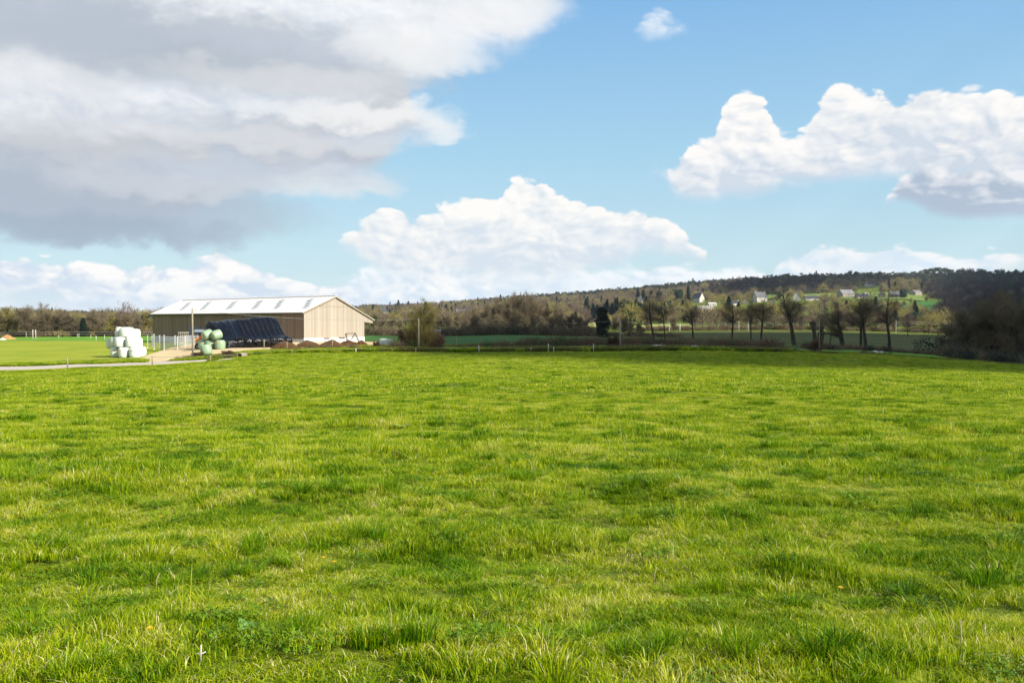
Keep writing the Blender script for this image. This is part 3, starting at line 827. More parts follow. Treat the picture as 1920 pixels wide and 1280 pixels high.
# ------------------------------------------------------------------ trees
def seg_tubes(segs, n=5):
    """segs: list of (p0,p1,r0,r1) -> arrays"""
    P0 = np.array([s[0] for s in segs]); P1 = np.array([s[1] for s in segs]); r0 = np.array([s[2] for s in segs]); r1 = np.array([s[3] for s in segs])
    d = P1 - P0; d /= np.linalg.norm(d, axis=1)[:, None] + 1e-9
    ref = np.where(np.abs(d[:, 2:3]) < 0.9, np.array([[0, 0, 1.0]]), np.array([[1.0, 0, 0]]))
    u = np.cross(d, ref); u /= np.linalg.norm(u, axis=1)[:, None]; w = np.cross(d, u)
    V = []
    for P, r in ((P0 - d * r0[:, None] * .3, r0), (P1 + d * r1[:, None] * .3, r1)):
        for k in range(n):
            a = 2 * math.pi * k / n; V.append(P + (u * math.cos(a) + w * math.sin(a)) * r[:, None])
    V = np.stack(V, 1).reshape(-1, 3); b = (np.arange(len(segs)) * 2 * n)[:, None]
    Fq = np.concatenate([b + np.array([[k, (k + 1) % n, n + (k + 1) % n, n + k]]) for k in range(n)], 0)
    return V, Fq


def twig_tris(rs, P, D, L, w):
    """thin triangles from points P along D, length L"""
    n = len(P); r = rs.normal(0, 1, (n, 3)); s = np.cross(D, r); s /= np.linalg.norm(s, axis=1)[:, None] + 1e-9
    V = np.stack([P - s * w[:, None] / 2, P + s * w[:, None] / 2, P + D * L[:, None]], 1).reshape(-1, 3)
    return V, np.arange(3 * n).reshape(n, 3)


def grow(seed, H, trunk=0.3, rad=0.22, up=0.55, nl=8, spread=0.7, levels=3, twigs=9, tw=0.035, tl=0.9, fork=False):
    rs = np.random.RandomState(seed); segs = []; limb = []; TP = []; TD = []
    def unit(v): return v / (np.linalg.norm(v) + 1e-9)
    def br(p, d, L, r, lev):
        n = 4 if lev < 2 else 3; st = L / n; q = p
        for i in range(n):
            d = unit(d + rs.normal(0, 0.16 if lev else 0.06, 3) + np.array([0, 0, 0.10 * up]))
            e = q + d * st; r2 = r * (0.86 if lev == 0 else 0.78)
            (segs if lev < 2 else limb).append((q, e, r, r2))
            frac = (i + 1) / n
            if lev < levels:
                if lev == 0:
                    kk = 0 if frac < trunk + 0.05 else max(1, int(round(nl / (n * (1 - trunk)))))
                else: kk = 2 if lev == 1 else 2
                for _ in range(kk):
                    a = rs.uniform(0, 2 * np.pi); o = np.array([np.cos(a), np.sin(a), 0])
                    o = o - d * o.dot(d); nd = unit(d * rs.uniform(.5, 1.0) + unit(o) * rs.uniform(.5, 1.15) * spread * 1.3 + np.array([0, 0, up * .35]))
                    LL = L * (rs.uniform(.45, .7) if lev else rs.uniform(.34, .55) * (1.15 - .35 * frac))
                    br(e - d * st * rs.uniform(0, .6), nd, LL, r2 * (.5 if lev == 0 else .62), lev + 1)
            else:
                for _ in range(twigs):
                    TP.append(q + d * st * rs.uniform(0, 1.1)); TD.append(unit(d * .6 + rs.normal(0, .6, 3) + np.array([0, 0, .25])))
            q = e; r = r2
        if lev < levels:
            br(q, unit(d + rs.normal(0, .25, 3)), L * .5, r * .85, lev + 1)
    br(np.zeros(3) - np.array([0, 0, .2]), np.array([0, 0, 1.0]), H * .72, rad, 0)
    TP = np.array(TP); TD = np.array(TD)
    L = rs.uniform(.5, 1.3, len(TP)) * tl; w = rs.uniform(.7, 1.3, len(TP)) * tw
    tv, tf = twig_tris(rs, TP, TD, L, w)
    return segs, limb, tv, tf


def leaf_cloud(rs, C_, n, size, squash=1.0):
    """n leaf clumps (quads) about centres C_ = (k,4): x,y,z,r"""
    k = rs.randint(0, len(C_), n); c = C_[k]
    d = rs.normal(0, 1, (n, 3)); d /= np.linalg.norm(d, axis=1)[:, None]
    rr = c[:, 3:4] * rs.uniform(.45, 1.05, (n, 1)) ** .6; p = c[:, :3] + d * rr * np.array([1, 1, squash])
    a = rs.normal(0, 1, (n, 3)); a /= np.linalg.norm(a, axis=1)[:, None]; b = np.cross(a, d + rs.normal(0, .4, (n, 3))); b /= np.linalg.norm(b, axis=1)[:, None]
    s = size * rs.uniform(.6, 1.4, (n, 1))
    V = np.stack([p - a * s, p + b * s * .6, p + a * s, p - b * s * .6], 1).reshape(-1, 3)
    return V, np.arange(4 * n).reshape(n, 4), np.repeat(rs.uniform(0, 1, n), 4)


def bare_proto(seed, H, twig='twig', **kw):
    segs, limb, tv, tf = grow(seed, H, **kw)
    v, f = seg_tubes(segs, 5); mt = fast_mesh('trunk', v, f, M['trunk'], smooth=True)
    v2, f2 = seg_tubes(limb, 3)
    f2t = np.concatenate([f2[:, [0, 1, 2]], f2[:, [0, 2, 3]]], 0)
    V = np.concatenate([v2, tv], 0); FF = np.concatenate([f2t, tf + len(v2)], 0)
    mc = fast_mesh('crown', V, FF, M[twig])
    return mt, mc


def joined(me_a, me_b, mats):
    """one mesh from two, used for prototypes of the far wood"""
    def grab(me):
        v = np.zeros(len(me.vertices) * 3, np.float32); me.vertices.foreach_get('co', v)
        return v.reshape(-1, 3), [tuple(p.vertices) for p in me.polygons]
    va, fa = grab(me_a); vb, fb = grab(me_b)
    me = bpy.data.meshes.new('tree_kind'); me.from_pydata([tuple(q) for q in np.concatenate([va, vb])], [], fa + [tuple(i + len(va) for i in q) for q in fb])
    for m in mats: me.materials.append(m)
    mi = [0] * len(fa) + [1] * len(fb); me.polygons.foreach_set('material_index', mi); me.update(); return me


def place_tree(name, mt, mc, loc, rz, sc, label, cat, group=None, crown='crown'):
    e = empty(name, loc, rz); e.scale = (sc, sc, sc) if not isinstance(sc, tuple) else sc
    mobj('trunk', mt, e); mobj(crown, mc, e); tag(e, label, cat, group); return e


def conifer_mesh(seed, H, W_, n=900, mat='conifer', s=0.28, top=0.05, skirt=0.06):
    rs = np.random.RandomState(seed); h = rs.uniform(0, 1, n) ** 0.85
    z = H * (skirt + (1 - skirt) * h); r = W_ * (1 - h) ** 0.8 * (0.75 + .25 * np.sin(h * 40 + rs.uniform(0, .5, n))) + .08
    a = rs.uniform(0, 2 * np.pi, n); rr = r * rs.uniform(.5, 1.05, n)
    p = np.stack([rr * np.cos(a), rr * np.sin(a), z], 1); d = np.stack([np.cos(a), np.sin(a), -0.25 + 0 * a], 1)
    sd_ = np.stack([-np.sin(a), np.cos(a), 0 * a], 1); q = s * rs.uniform(.6, 1.5, (n, 1))
    V = np.stack([p - sd_ * q, p + d * q * 1.5, p + sd_ * q, p - d * q * .6 + np.array([0, 0, .25]) * q], 1).reshape(-1, 3)
    return fast_mesh('crown', V, np.arange(4 * n).reshape(n, 4), M[mat], np.repeat(rs.uniform(0, 1, n), 4))


def trunk_mesh(H, r, n=6, lean=0.0):
    mb = MB(); mb.tube([(0, 0, -.3), (lean * .3, 0, H * .4), (lean, 0, H)], [r, r * .8, r * .35], n); return mesh('trunk', mb.v, mb.f, M['trunk'], True)


def round_leafy(seed, H, W_, mat, n=1300, s=0.3, base=0.12, k=14):
    rs = np.random.RandomState(seed); C_ = []
    for _ in range(k):
        a = rs.uniform(0, 6.28); r = W_ * .55 * math.sqrt(rs.uniform(0, 1)); z = H * rs.uniform(base + .18, .82)
        C_.append((r * math.cos(a), r * math.sin(a), z, W_ * rs.uniform(.3, .5)))
    V, F_, T = leaf_cloud(rs, np.array(C_), n, s); return fast_mesh('crown', V, F_, M[mat], T)


def umbrella_pine(seed, H, W_, n=700):
    rs = np.random.RandomState(seed); C_ = []
    for _ in range(9):
        a = rs.uniform(0, 6.28); r = W_ * .65 * math.sqrt(rs.uniform(0, 1)); C_.append((r * math.cos(a), r * math.sin(a), H * rs.uniform(.72, .92), W_ * rs.uniform(.3, .5)))
    V, F_, T = leaf_cloud(rs, np.array(C_), n, .42, .55); return fast_mesh('crown', V, F_, M['pine'], T)


# prototypes
BT = [bare_proto(10 + i, 11.0, trunk=0.42, rad=0.30, nl=7, spread=.85, levels=3, twigs=11, tw=.015, tl=.95, up=.40) for i in range(6)]
BB = [bare_proto(40 + i, 8.0, trunk=0.10, rad=0.16, nl=9, spread=.75, levels=3, twigs=9, tw=.022, tl=.9, up=.35) for i in range(4)]   # brushy from the ground
BO = [bare_proto(60 + i, 9.0, 'twig_olive', trunk=0.22, rad=0.2, nl=8, spread=.7, levels=3, twigs=8, tw=.032, tl=.8, up=.4) for i in range(3)]
BL = [bare_proto(80 + i, 9.0, 'twig_far', trunk=0.12, rad=0.2, nl=9, spread=.7, levels=3, twigs=8, tw=.030, tl=.85, up=.4) for i in range(4)]

# ------------------------------------------------------------------ far woods (too many trees to count)
def wood_kinds():
    rs = np.random.RandomState(5); K = []
    def far_bare(seed, twig, H, w, n, tw):
        r = np.random.RandomState(seed); segs = [(np.array([0, 0, -.5]), np.array([0, 0, H * .5]), .2, .14)]
        for _ in range(7):
            a = r.uniform(0, 6.28); z = H * r.uniform(.2, .45); L = r.uniform(.5, .9)
            segs.append((np.array([0, 0, z]), np.array([math.cos(a) * w * .6 * L, math.sin(a) * w * .6 * L, z + H * .4 * L]), .12, .05))
        v, f = seg_tubes(segs, 4); a = fast_mesh('t', v, f)
        d = r.normal(0, 1, (n, 3)); d /= np.linalg.norm(d, axis=1)[:, None]; d[:, 2] = np.abs(d[:, 2]) * 1.0 - .25 * r.uniform(0, 1, n)
        q = r.uniform(.45, 1.0, n) ** .6
        P = d * q[:, None] * np.array([w, w, H * .55]) * (1 + .22 * np.sin(d[:, 0:1] * 5 + seed) * np.cos(d[:, 1:2] * 6)) + np.array([0, 0, H * .42])
        D = d * .7 + r.normal(0, .5, (n, 3)) + np.array([0, 0, .3]); D /= np.linalg.norm(D, axis=1)[:, None]
        tv, tf = twig_tris(r, P - D * .5, D, r.uniform(1.0, 2.0, n), np.full(n, tw))
        b = fast_mesh('c', tv, tf); return joined(a, b, [M['trunk'], M[twig]])
    for i in range(4): K.append(far_bare(100 + i, 'twig_far', 10, 4.4, 420, .17))
    for i in range(3): K.append(far_bare(110 + i, 'twig_red', 11, 4.6, 420, .17))
    for i in range(3): K.append(far_bare(120 + i, 'twig_olive', 9, 4.6, 420, .18))
    for i in range(3): K.append(joined(trunk_mesh(9, .22), conifer_mesh(130 + i, 10 + i, 3.6, 420, 'conifer', .55), [M['trunk'], M['conifer']]))       # 10..12
    for i in range(3): K.append(joined(trunk_mesh(9, .25), umbrella_pine(140 + i, 12, 4.2, 420), [M['trunk'], M['pine']]))                            # 13..15
    for i in range(2): K.append(joined(trunk_mesh(3, .25), round_leafy(150 + i, 8, 4.0, 'leaf', 420, .5), [M['trunk'], M['leaf']]))                   # 16..17
    for i in range(3): K.append(far_bare(170 + i, 'twig_shade', 10, 4.4, 520, .2))      # 18..20
    return K


VILLAGE = [(1315, 555), (1335, 570), (1420, 555), (1435, 562), (1378, 566), (1395, 565), (1495, 558), (1522, 560), (1590, 552), (1612, 556), (1652, 557), (1680, 556), (1722, 552)]


def build_woods():
    rs = np.random.RandomState(21); K = wood_kinds()
    n = 60000
    Yv = np.sqrt(rs.uniform(430 ** 2, 3000 ** 2, n)); px = rs.uniform(-160, 2080, n); x = (px - 960) / F * Yv
    rows = row_of(x, Yv)
    nn = vnoise(x, Yv, 0.006, 3); n2 = vnoise(x, Yv, 0.02, 6)
    start = np.interp(px, [-900, 0, 285, 560, 700, 780, 850, 1080, 1180, 1250, 1460, 1640, 1780, 2100], [620, 620, 620, 620, 650, 650, 620, 480, 480, 470, 470, 470, 470, 460])
    keep = (Yv > start) & ~in_field(px, Yv)
    vill = (px > 1290) & (px < 1770) & (Yv > 760) & (Yv < 1330)
    keep &= ~(vill & (rs.uniform(0, 1, n) < .55) & (n2 < .25))
    keep &= ~((Yv < 900) & (px > 1120) & (rs.uniform(0, 1, n) < .25))
    keep &= ~((px < 560) & (Yv > 2300)); keep &= (Yv < 2700)
    # keep the roofs of the village in sight
    for (vx, vy, vY) in HOUSE_SPOTS:
        keep &= ~((np.abs(px - vx) < 21) & (Yv < vY + 14) & (Yv > vY - 260))
    px, Yv, x, nn, n2, rows = [q[keep] for q in (px, Yv, x, nn, n2, rows)]
    m = len(px); u = rs.uniform(0, 1, m)
    kind = np.where(nn > .12, rs.randint(4, 7, m), rs.randint(0, 4, m))                       # russet or grey-brown
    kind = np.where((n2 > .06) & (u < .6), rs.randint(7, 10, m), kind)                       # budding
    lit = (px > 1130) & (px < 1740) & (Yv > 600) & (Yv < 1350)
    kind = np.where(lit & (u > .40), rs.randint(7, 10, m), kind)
    kind = np.where(lit & (u < .06), rs.randint(16, 18, m), kind)
    kind = np.where((u > .94), rs.randint(10, 13, m), kind); kind = np.where((u > .90) & (u <= .94), rs.randint(16, 18, m), kind)
    con = (px > 1095) & (px < 1205) & (Yv > 830) & (Yv < 1080)
    kind = np.where(con & (u < .9), rs.randint(10, 13, m), kind)
    crest = np.interp(px, [960, 1100, 1300, 1400, 1540, 1700, 1750, 2000], [2200, 2150, 2000, 1900, 1900, 1900, 1750, 1700])
    top = (Yv > crest) & (px > 900)
    kind = np.where(top & (u < .75), rs.randint(13, 16, m), kind)
    kind = np.where((px > 1730) & (Yv > 1500) & (u < .85), rs.randint(13, 16, m), kind)
    kind = np.where((px < 300) & (Yv > 1250) & (nn < .25) & (u < .5), rs.randint(10, 13, m), kind)
    kind = np.where((px > 660) & (px < 760) & (Yv > 1800) & (u < .5), rs.randint(13, 16, m), kind)
    cloud_dk = ((px > 1735 + 12 * n2) & (Yv > 500) & ~top) | ((px > 1330) & (px < 1545) & (Yv > 1550) & (Yv < 2150))  # cloud-shaded slopes take the darkened twig kinds, painting in the shade
    kind = np.where(cloud_dk & (u < .8), rs.randint(18, 21, m), kind)
    s = rs.uniform(.45, 1.0, m) + rs.uniform(0, 1, m) ** 3 * 1.1 * np.where(kind >= 13, 1.0, 1.0) * np.clip(0.85 + n2, .6, 1.3)
    s = np.where((kind >= 10) & (kind < 13) & (px < 300), s * .8, s)
    s = np.where((kind >= 13) & (kind < 16), s * np.interp(px, [1660, 1800], [.72, .86]), s)
    P = np.stack([x, Yv, Zn(x, Yv) - .3], 1); ROT = np.zeros((m, 3)); ROT[:, 2] = rs.uniform(0, 6.28, m)
    SC = np.stack([s, s, s * rs.uniform(.85, 1.2, m)], 1)
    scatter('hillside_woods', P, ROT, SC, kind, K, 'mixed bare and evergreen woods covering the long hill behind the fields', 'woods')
    return K


# ------------------------------------------------------------------ village houses
M['render_w'] = simple('pale render', (0.62, 0.58, 0.50), 0.9, 0.2, 0.08, 0.5)
M['stone'] = simple('granite wall', (0.36, 0.31, 0.24), 0.9, 0.2, 0.25, 1.5, 0.3)
M['slate'] = simple('slate roof', (0.050, 0.055, 0.068), 0.55, 0.4, 0.2, 1.0)
M['slate_l'] = simple('weathered slate roof', (0.17, 0.17, 0.18), 0.6, 0.4, 0.2, 1.0)
M['glass'] = simple('window glass', (0.03, 0.035, 0.045), 0.08, 0.6, 0.1, 1.0)
M['joinery'] = simple('painted joinery', (0.55, 0.53, 0.50), 0.6, 0.4, 0.1, 1.0)
M['chimney'] = simple('brick chimney', (0.35, 0.20, 0.13), 0.9, 0.2, 0.2, 2.0)

BASE = {1310: 567, 1334: 574, 1321: 581, 1424: 566, 1447: 572, 1378: 574, 1397: 570, 1493: 564, 1521: 563, 1585: 558, 1615: 560, 1622: 556, 1653: 559, 1678: 558, 1716: 554, 1628: 538, 864: 590, 872: 588, 718: 592, 765: 592, 771: 594, 1200: 571}
HOUSE_SPOTS = []
# px, base row (approx), distance, width, depth, wall h, roof h, turn, wall, roof, label
HOUSES = [
    (1310, 1010, 11, 8, 5.0, 6.5, -60, 'render_w', 'slate', 'steep slate roofed house with a pale gable and tall chimneys, nearest the big dark conifer'),
    (1334, 960, 9, 6, 2.8, 1.2, 10, 'render_w', 'joinery', 'low white flat roofed building just below the steep slate house'),
    (1321, 900, 16, 7, 3.0, 0.8, 6, 'render_w', 'joinery', 'long bright white flat roofed building, the lowest one of the hamlet'),
    (1424, 1060, 14, 8, 5.0, 6.0, 22, 'render_w', 'slate', 'white gabled house with a dark slate roof, the tallest in the hamlet'),
    (1447, 1010, 9, 7, 3.0, 4.0, 70, 'stone', 'slate_l', 'small stone gable house just right of the tallest white house'),
    (1378, 985, 8, 6, 3.0, 2.6, 15, 'render_w', 'slate', 'small cream cottage with dark roof left of the tallest white house'),
    (1397, 990, 9, 6, 3.0, 3.4, 75, 'stone', 'slate', 'cottage showing a narrow pale gable between the cream cottage and the tallest house'),
    (1493, 1050, 10, 8, 4.0, 6.5, 70, 'render_w', 'slate', 'house with a bright cream gable end beside an orange bush'),
    (1521, 1060, 18, 8, 2.8, 3.6, 4, 'render_w', 'slate', 'long low house with a dark slate roof right of the bright cream gable'),
    (1585, 1040, 24, 12, 5.0, 6.5, 24, 'stone', 'slate_l', 'large farm barn with a weathered grey slate roof and stone gable'),
    (1615, 1050, 17, 10, 3.0, 4.4, 5, 'stone', 'slate', 'dark roofed shed right of the large grey roofed farm barn'),
    (1622, 1075, 5.5, 5, 3.2, 1.3, 30, 'render_w', 'joinery', 'tiny white hut between the dark shed and the stone cottage'),
    (1653, 1070, 9, 8, 4.0, 4.0, 62, 'stone', 'slate_l', 'stone cottage with a lit ochre gable beside the pinkish tree'),
    (1678, 1085, 18, 9, 3.2, 6.2, 8, 'stone', 'slate', 'large dark roofed farmhouse left of the rounded dark tree'),
    (1716, 1120, 13, 8, 3.5, 2.8, 30, 'stone', 'slate_l', 'pale stone house at the right-hand end of the hamlet by the wood'),
    (1628, 1480, 9, 7, 3.6, 3.0, 20, 'render_w', 'slate', 'small white house standing high above the green hill pasture'),
    (864, 1110, 11, 8, 3.2, 3.0, 15, 'render_w', 'slate_l', 'white house at the left edge of the sunlit hill field'),
    (872, 1105, 17, 10, 3.0, 3.4, 5, 'stone', 'slate', 'dark blue roofed farm shed on the sunlit hill field'),
    (718, 1250, 12, 9, 5.0, 6.5, 70, 'render_w', 'slate', 'lone house with a white gable in the trees right of the barn'),
    (765, 1150, 9, 8, 3.2, 4.5, 65, 'render_w', 'slate', 'small white gabled house under the dark pine clump'),
    (771, 1150, 8, 7, 3.2, 4.0, 65, 'render_w', 'slate', 'second small white gable right of the first under the dark pine clump'),
    (1200, 1020, 6, 6, 5.0, 5.5, 60, 'render_w', 'slate', 'narrow white house end at the right edge of the dark conifer wood'),
]
HOUSES = [(h[0], find(h[0], BASE[h[0]], 760, 1900)) + tuple(h[2:]) for h in HOUSES]
for h in HOUSES: HOUSE_SPOTS.append((h[0], 0, h[1]))


def house(px, Y, w, d, hw, hr, rz, wall, roof, label):
    p = PT(px, Y); e = empty('house', p, R(rz)); tag(e, label, 'house', 'houses of the hillside hamlet')
    if hr < 1.5: e.name = 'outbuilding'; e['category'] = 'building'
    b = MB(); x, y = w / 2, d / 2
    b.add([(-x, -y, -2), (x, -y, -2), (x, y, -2), (-x, y, -2), (-x, -y, hw), (x, -y, hw), (x, y, hw), (-x, y, hw), (-x, 0, hw + hr), (x, 0, hw + hr)],
          [(0, 1, 5, 4), (2, 3, 7, 6), (1, 2, 6, 9, 5), (3, 0, 4, 8, 7)])
    b.build('wall', M[wall], e)
    r = MB(); o = .35; t = .16; k = hr / y
    for s in (-1, 1):
        r.add([(-x - o, s * (y + o), hw - o * k + .03), (x + o, s * (y + o), hw - o * k + .03), (x + o, 0, hw + hr + .03), (-x - o, 0, hw + hr + .03),
               (-x - o, s * (y + o), hw - o * k + t), (x + o, s * (y + o), hw - o * k + t), (x + o, 0, hw + hr + t + .05), (-x - o, 0, hw + hr + t + .05)],
              [(0, 1, 2, 3), (4, 5, 6, 7), (0, 1, 5, 4), (1, 2, 6, 5), (3, 0, 4, 7)])
    rf = r.build('roof', M[roof], e)
    if hr > 2.5:
        for s in ((-1, 1) if w > 10 else (1,)):
            c = MB(); c.box((s * (x - .6), 0, hw + hr + .5), (.9, .6, 1.6)); c.box((s * (x - .6), 0, hw + hr + 1.38), (1.05, .75, .15))
            c.build('chimney', M['chimney' if wall == 'stone' else wall], rf)
    nw = max(1, int(w / 3.2))
    for k in range(nw):
        wx = -x + w * (k + .5) / nw
        if k == nw // 2 and nw > 1:
            q = MB(); q.box((wx, -y - .03, 1.05), (1.0, .1, 2.1)); q.build('door', M['slate'], e)
        else:
            q = MB(); q.box((wx, -y - .02, 1.6), (1.3, .08, 1.4)); fr = q.build('window', M['joinery'], e)
            g = MB(); g.box((wx, -y - .075, 1.6), (1.05, .03, 1.15)); g.build('pane', M['glass'], fr)
    if hw > 3.8:
        q = MB(); q.box((x + .02, 0, hw - .6), (.08, 1.2, 1.3)); fr = q.build('window', M['joinery'], e)
        g = MB(); g.box((x + .075, 0, hw - .6), (.03, .95, 1.05)); g.build('pane', M['glass'], fr)
    return e


for h in HOUSES:
    h = list(h)
    k = 1.1 if h[2] > 13.5 and h[0] > 1500 else 1.4
    for q in (2, 3, 4, 5): h[q] *= k
    house(*h)
build_woods()

# ------------------------------------------------------------------ hedgerow and field trees, each its own thing
rng = random.Random(4)


def hx(px, py_top, Y, H):  # scale so that the crown reaches the given row
    p = PT(px, Y); zt = EYE - (py_top - HZ) / F * Y
    return max(.4, (zt - p.z) / H)


def side_words(i, n): return ['first', 'second', 'third', 'fourth', 'fifth', 'sixth', 'seventh', 'eighth', 'ninth', 'tenth', 'eleventh', 'twelfth', 'thirteenth', 'fourteenth', 'fifteenth', 'sixteenth',
                              'seventeenth', 'eighteenth', 'nineteenth', 'twentieth', 'twenty-first', 'twenty-second', 'twenty-third', 'twenty-fourth', 'twenty-fifth', 'twenty-sixth', 'twenty-seventh', 'twenty-eighth', 'twenty-ninth', 'thirtieth'][i]


# left hedgerow behind the paddock
LH = [(-60, 596), (-32, 598), (-8, 592), (14, 588), (34, 592), (52, 586), (73, 584), (90, 590), (108, 592), (122, 594), (138, 597), (170, 592), (186, 594), (204, 595), (222, 597), (240, 593), (256, 598), (270, 596)]
for i, (px, top) in enumerate(LH):
    Y = 305 + rng.uniform(-8, 14); pr = [BL, BO, BL, BB][rng.randrange(4)]; a = pr[rng.randrange(len(pr))]; H = 8.6
    s = hx(px, top, Y, H)
    place_tree('hedgerow_tree', a[0], a[1], PT(px, Y), rng.uniform(0, 6.28), (s * 1.15, s * 1.15, s), 'bare olive brown tree in the hedge behind the paddock, %s from the left' % side_words(i, 18), 'tree', 'bare trees in the hedge behind the paddock')
# undergrowth that closes the hedge foot
def hedge_stuff(name, segs, label, seed, hgt, mats, per_m=3.0, w=.16, thick=3.0):
    rs = np.random.RandomState(seed); K = []
    for m_ in mats:
        for j in range(2):
            r = np.random.RandomState(seed * 10 + j); n = 260
            P = r.normal(0, .6, (n, 3)); P[:, 2] = np.abs(r.normal(0, .5, n)); D = r.normal(0, .6, (n, 3)) + np.array([0, 0, .9]); D /= np.linalg.norm(D, axis=1)[:, None]
            if m_ in ('leaf', 'ivy'):
                V, F_, T = leaf_cloud(r, np.array([(0, 0, .7, 1.0), (.5, .3, .5, .7), (-.5, -.2, .5, .7)]), 600, .07); K.append(fast_mesh('bush_kind', V, F_, M[m_], T))
            else:
                tv, tf = twig_tris(r, P, D, r.uniform(.5, 1.2, n), np.full(n, w * .45)); K.append(fast_mesh('bush_kind', tv, tf, M[m_]))
    P = []; SC = []
    for (pa, Ya, pb, Yb, h) in segs:
        a = Vector(XY(pa, Ya)); b = Vector(XY(pb, Yb)); n = int((b - a).length * per_m)
        for _ in range(n):
            k = rs.uniform(0, 1); q = a.lerp(b, k); x = q.x + rs.normal(0, thick * .4); y = q.y + rs.normal(0, thick * .5)
            P.append((x, y, Z(x, y))); s = h * rs.uniform(.5, 1.2) * hgt; SC.append((s * 1.1, s * 1.1, s))
    n = len(P); ROT = np.zeros((n, 3)); ROT[:, 2] = rs.uniform(0, 6.28, n)
    return scatter(name, P, ROT, SC, rs.randint(0, len(K), n), K, label, 'hedge')


hedge_stuff('hedge_undergrowth', [(-220, 306, 330, 306, 1.6)], 'low brown undergrowth filling the foot of the hedge behind the paddock', 2, 1.0, ['twig_far', 'twig_olive', 'dead'], 2.6)
hedge_stuff('hedge_undergrowth', [(640, 312, 850, 330, 2.0), (840, 328, 1110, 332, 2.4), (1110, 330, 1260, 322, 1.2)], 'dark bushy undergrowth below the wood behind the green crop', 3, 1.0, ['twig', 'twig', 'ivy'], 3.2, thick=6)
hedge_stuff('railway_undergrowth', [(1180, 470, 1800, 480, 1.8)], 'brown scrub along the foot of the hill beyond the dark meadow', 4, 1.0, ['twig', 'twig_far', 'dead'], 1.2, thick=8)
hedge_stuff('bramble_bank', [(985, 122, 1090, 122, 1.05), (1090, 122, 1240, 123, 1.0), (1240, 122, 1465, 121, 1.0), (905, 120, 985, 121, .9), (800, 118, 905, 120, .5), (985, 128, 1465, 128, .9), (742, 110, 765, 111, 1.0), (690, 107, 742, 108.5, .35), (560, 104, 690, 107, .45), (335, 88.6, 380, 89.6, .28), (405, 89.5, 440, 90.5, .30), (1430, 117, 1470, 117, .5)],
            'brown leafless brambles growing along the bank between the two fields', 6, 1.0, ['dead', 'dead', 'twig_far', 'leaf'], 5.0, w=.08, thick=1.2)
hedge_stuff('bramble_bank', [(1580, 150, 1660, 152, .8), (1660, 150, 1780, 148, .6), (1500, 150, 1560, 140, .8), (1610, 119, 1680, 118, .35)], 'dark brambles and brushwood lying under the tall field trees', 9, 1.0, ['dead', 'twig', 'ivy'], 3.0, w=.09, thick=1.5)

# brushy wood edge behind the crop
WE = [(652, 596), (676, 600), (700, 602), (716, 598), (735, 600), (752, 603), (822, 598), (838, 592), (856, 599), (872, 594), (890, 594), (905, 600), (920, 597), (936, 592), (950, 600), (966, 595), (984, 595), (1000, 599), (1018, 599), (1034, 594), (1050, 598), (1066, 593), (1084, 593), (1098, 600), (1150, 600), (1172, 598), (1184, 606), (1200, 604)]
for i, (px, top) in enumerate(WE):
    Y = 338 + rng.uniform(-10, 22); pr = [BB, BT, BB][rng.randrange(3)]; a = pr[rng.randrange(len(pr))]; H = 8.6 if pr is BB else 11.5
    s = hx(px, top, Y, H)
    place_tree('wood_edge_tree', a[0], a[1], PT(px, Y), rng.uniform(0, 6.28), (s * 1.0, s * 1.0, s), 'dark bare tree along the wood edge behind the green crop, %s from the left' % side_words(i, 28), 'tree', 'bare trees at the wood edge behind the crop')
for i, (px, Y, top) in enumerate([(842, 420, 595), (860, 440, 593), (875, 430, 592), (888, 450, 587), (902, 440, 584), (914, 430, 580), (926, 450, 576), (938, 430, 573), (950, 440, 570), (962, 450, 565), (974, 430, 566), (987, 445, 565), (1000, 430, 569), (1013, 440, 572), (1026, 430, 577), (1040, 440, 581), (1055, 430, 587), (1070, 440, 592), (1086, 430, 598), (1155, 440, 598), (1172, 430, 602), (1215, 440, 598), (1262, 450, 600)]):
    a = BL[rng.randrange(4)]; s = hx(px, top, Y, 8.8)
    place_tree('wood_tree', a[0], a[1], PT(px, Y), rng.uniform(0, 6.28), (s * .85, s * .85, s), 'tall bare tree rising behind the wood edge, %s from the left' % side_words(i, 23), 'tree', 'tall bare trees behind the wood edge')

# tall field trees with long bare trunks
FT = [(1226, 566, 232, 'slim bare tree, left one of the pair with crossing crowns beyond the crop'),
      (1247, 570, 236, 'slim forked bare tree, right one of the pair with crossing crowns beyond the crop'),
      (1300, 574, 238, 'bare tree with an open forked crown standing alone beyond the crop'),
      (1372, 566, 236, 'bare round crowned tree with straight dark trunk below the low white buildings'),
      (1408, 572, 240, 'thin bare tree close left of the forked one below the tallest white house'),
      (1427, 562, 232, 'forked bare tree directly below the tallest white house'),
      (1490, 556, 205, 'broad bare tree with an ivy dark trunk and wide limbs below the cream gable'),
      (1580, 585, 190, 'low round crowned pollard with a very thick dark trunk'),
      (1614, 566, 186, 'left trunk of the twin tall bare trees beside the brushwood'),
      (1624, 560, 182, 'right leaning trunk of the twin tall bare trees beside the brushwood'),
      (1667, 562, 180, 'tall bare tree with a crooked snaking trunk'),
      (1556, 582, 215, 'fine twigged bare tree behind the pollard pair'),
      (1536, 590, 240, 'grey hazy bare tree rising behind the cut pollard'),
      (1702, 600, 400, 'small bare tree on the rise right of the crooked tree')]
